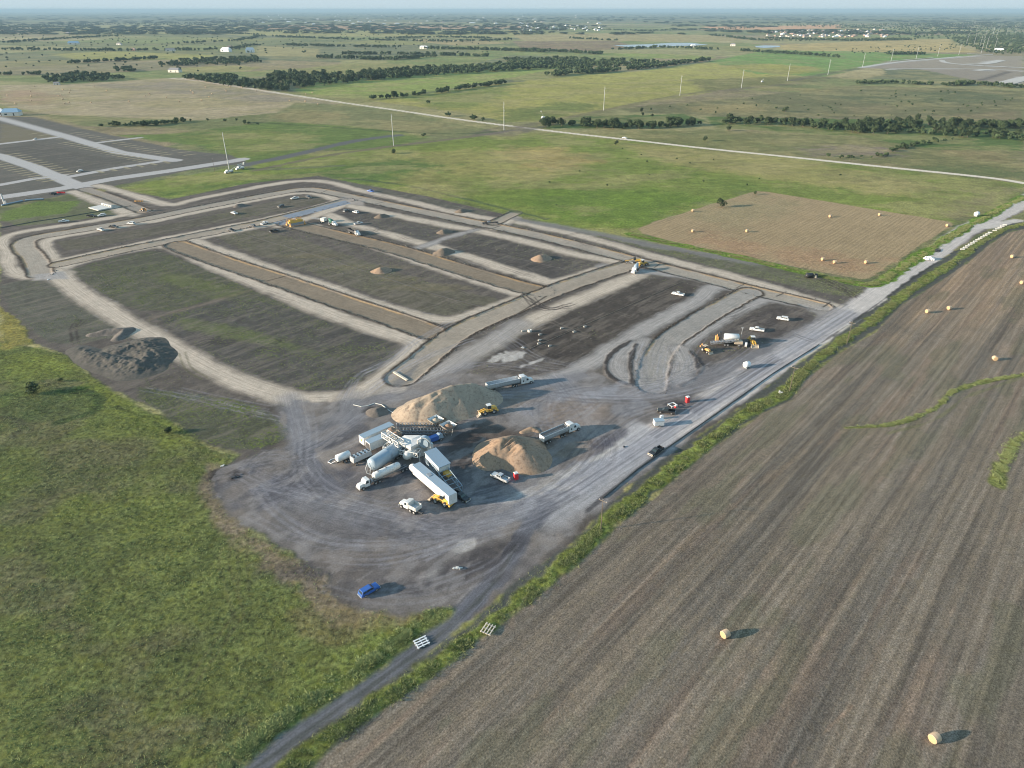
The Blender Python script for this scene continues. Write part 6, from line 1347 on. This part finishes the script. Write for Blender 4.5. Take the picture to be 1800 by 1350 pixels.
strip_sc(smooth(PP([(1488,752),(1560,749),(1620,730),(1655,712),(1665,692),(1700,678),(1750,666),(1830,655)]), 2), 1.1, 3500, 41, .2, .45, 'verge_weeds', 'narrow curved band of grass in the big field'); strip_sc(smooth(PP([(1850,745),(1800,765),(1772,790),(1758,830),(1752,850)]), 2), 1.9, 3500, 43, .2, .45, 'verge_weeds', 'wide grassy hook at the right edge of the big field')
strip_sc(smooth(PP([(385,1352),(498,1262),(605,1192),(695,1128),(770,1074)]), 1), 1.8, 5500, 45, .3, .6, 'verge_weeds', 'tall green weeds along the left side of the lower track')
pos, rs = scatter(520000, (-220, 260, 150, 470), lambda i, j, x, y, rs: (KIND[j, i] == 1)&(rs.random_sample(len(x)) < .55*TEX[j, i, 3]*sm(.45, .60, N_B[j, i]*.5+N_A[j, i]*.5)), 3)
tufts('lot_weeds', pos, .12+.24*rs.random_sample(len(pos)), 'sparse green weeds growing over the bare building lots', WEED, 4, 4, .45)
rs = np.random.RandomState(77)
def clods(n, bb, prob, smin, smax, name, label, m, seed):
    p, rs = scatter(n, bb, lambda i, j, x, y, rs: rs.random_sample(len(x)) < prob(i, j), seed); n = len(p); s = rs.uniform(smin, smax, n)*np.clip(p[:, 1]/300, .7, 1.3)
    base = np.array([(-1,-1,0),(1,-.8,0),(.9,1,0),(-.8,.9,0),(-.5,-.6,.8),(.6,-.4,.9),(.5,.6,.7),(-.6,.4,1.)])*.5
    V_ = p[:, None, :]+base[None]*s[:, None, None]*rs.uniform(.6, 1.3, (n, 8, 3)); f = np.array([(4,5,6,7),(0,1,5,4),(1,2,6,5),(2,3,7,6),(3,0,4,7)]); F_ = (np.arange(n)*8)[:, None, None]+f[None]
    me = np_mesh(name, V_.reshape(-1, 3), F_.reshape(-1, 4), np.repeat(rs.uniform(0, 1, n), 8), m); o = bpy.data.objects.new(name, me); SC.collection.objects.link(o); tag(o, label, 'soil clods', kind='stuff'); print(name, n)
CLOD = leafmat('clod_soil', (.06,.052,.045), (.30,.27,.23)); 
clods(900000, (-240, 220, 205, 620), lambda i, j: .22*RIMF[j, i]+.012*(KIND[j, i] == 1)*sm(.5, .65, N_B[j, i]), .18, .6, 'soil_clods', 'loose clods and stones along the dug edges of the street beds', CLOD, 7)
clods(160000, (-110, 130, 95, 330), lambda i, j: .05*(KIND[j, i] == 1)*sm(.52, .66, N_B[j, i]*.5+N_A[j, i]*.5), .12, .4, 'yard_stones', 'scattered stones and dirt lumps over the yard', CLOD, 8)
print('tufts', len(pos), 'trees', len(TREE_LIST))
# ---------------------------------------------------------------- air
def haze():
    me = bpy.data.meshes.new('haze'); x0, x1, y0, y1, z0, z1 = -47000, 47000, -8000, 62000, -4, 136
    vs = [(x, y, z) for x in (x0, x1) for y in (y0, y1) for z in (z0, z1)]
    me.from_pydata(vs, [], [(0,1,3,2),(4,6,7,5),(0,4,5,1),(2,3,7,6),(0,2,6,4),(1,5,7,3)]); me.update()
    o = bpy.data.objects.new('haze', me); SC.collection.objects.link(o); o['kind'] = 'stuff'
    m = bpy.data.materials.new('air'); m.use_nodes = True; n = m.node_tree.nodes; l = m.node_tree.links
    n.remove(n['Principled BSDF']); v = n.new('ShaderNodeVolumePrincipled'); l.new(v.outputs[0], n['Material Output'].inputs['Volume'])
    v.inputs['Density'].default_value = HAZE; v.inputs['Color'].default_value = (.36, .53, .66, 1); v.inputs['Anisotropy'].default_value = .0
    me.materials.append(m); m.cycles.homogeneous_volume = True
HAZE = 6.0e-5
haze()
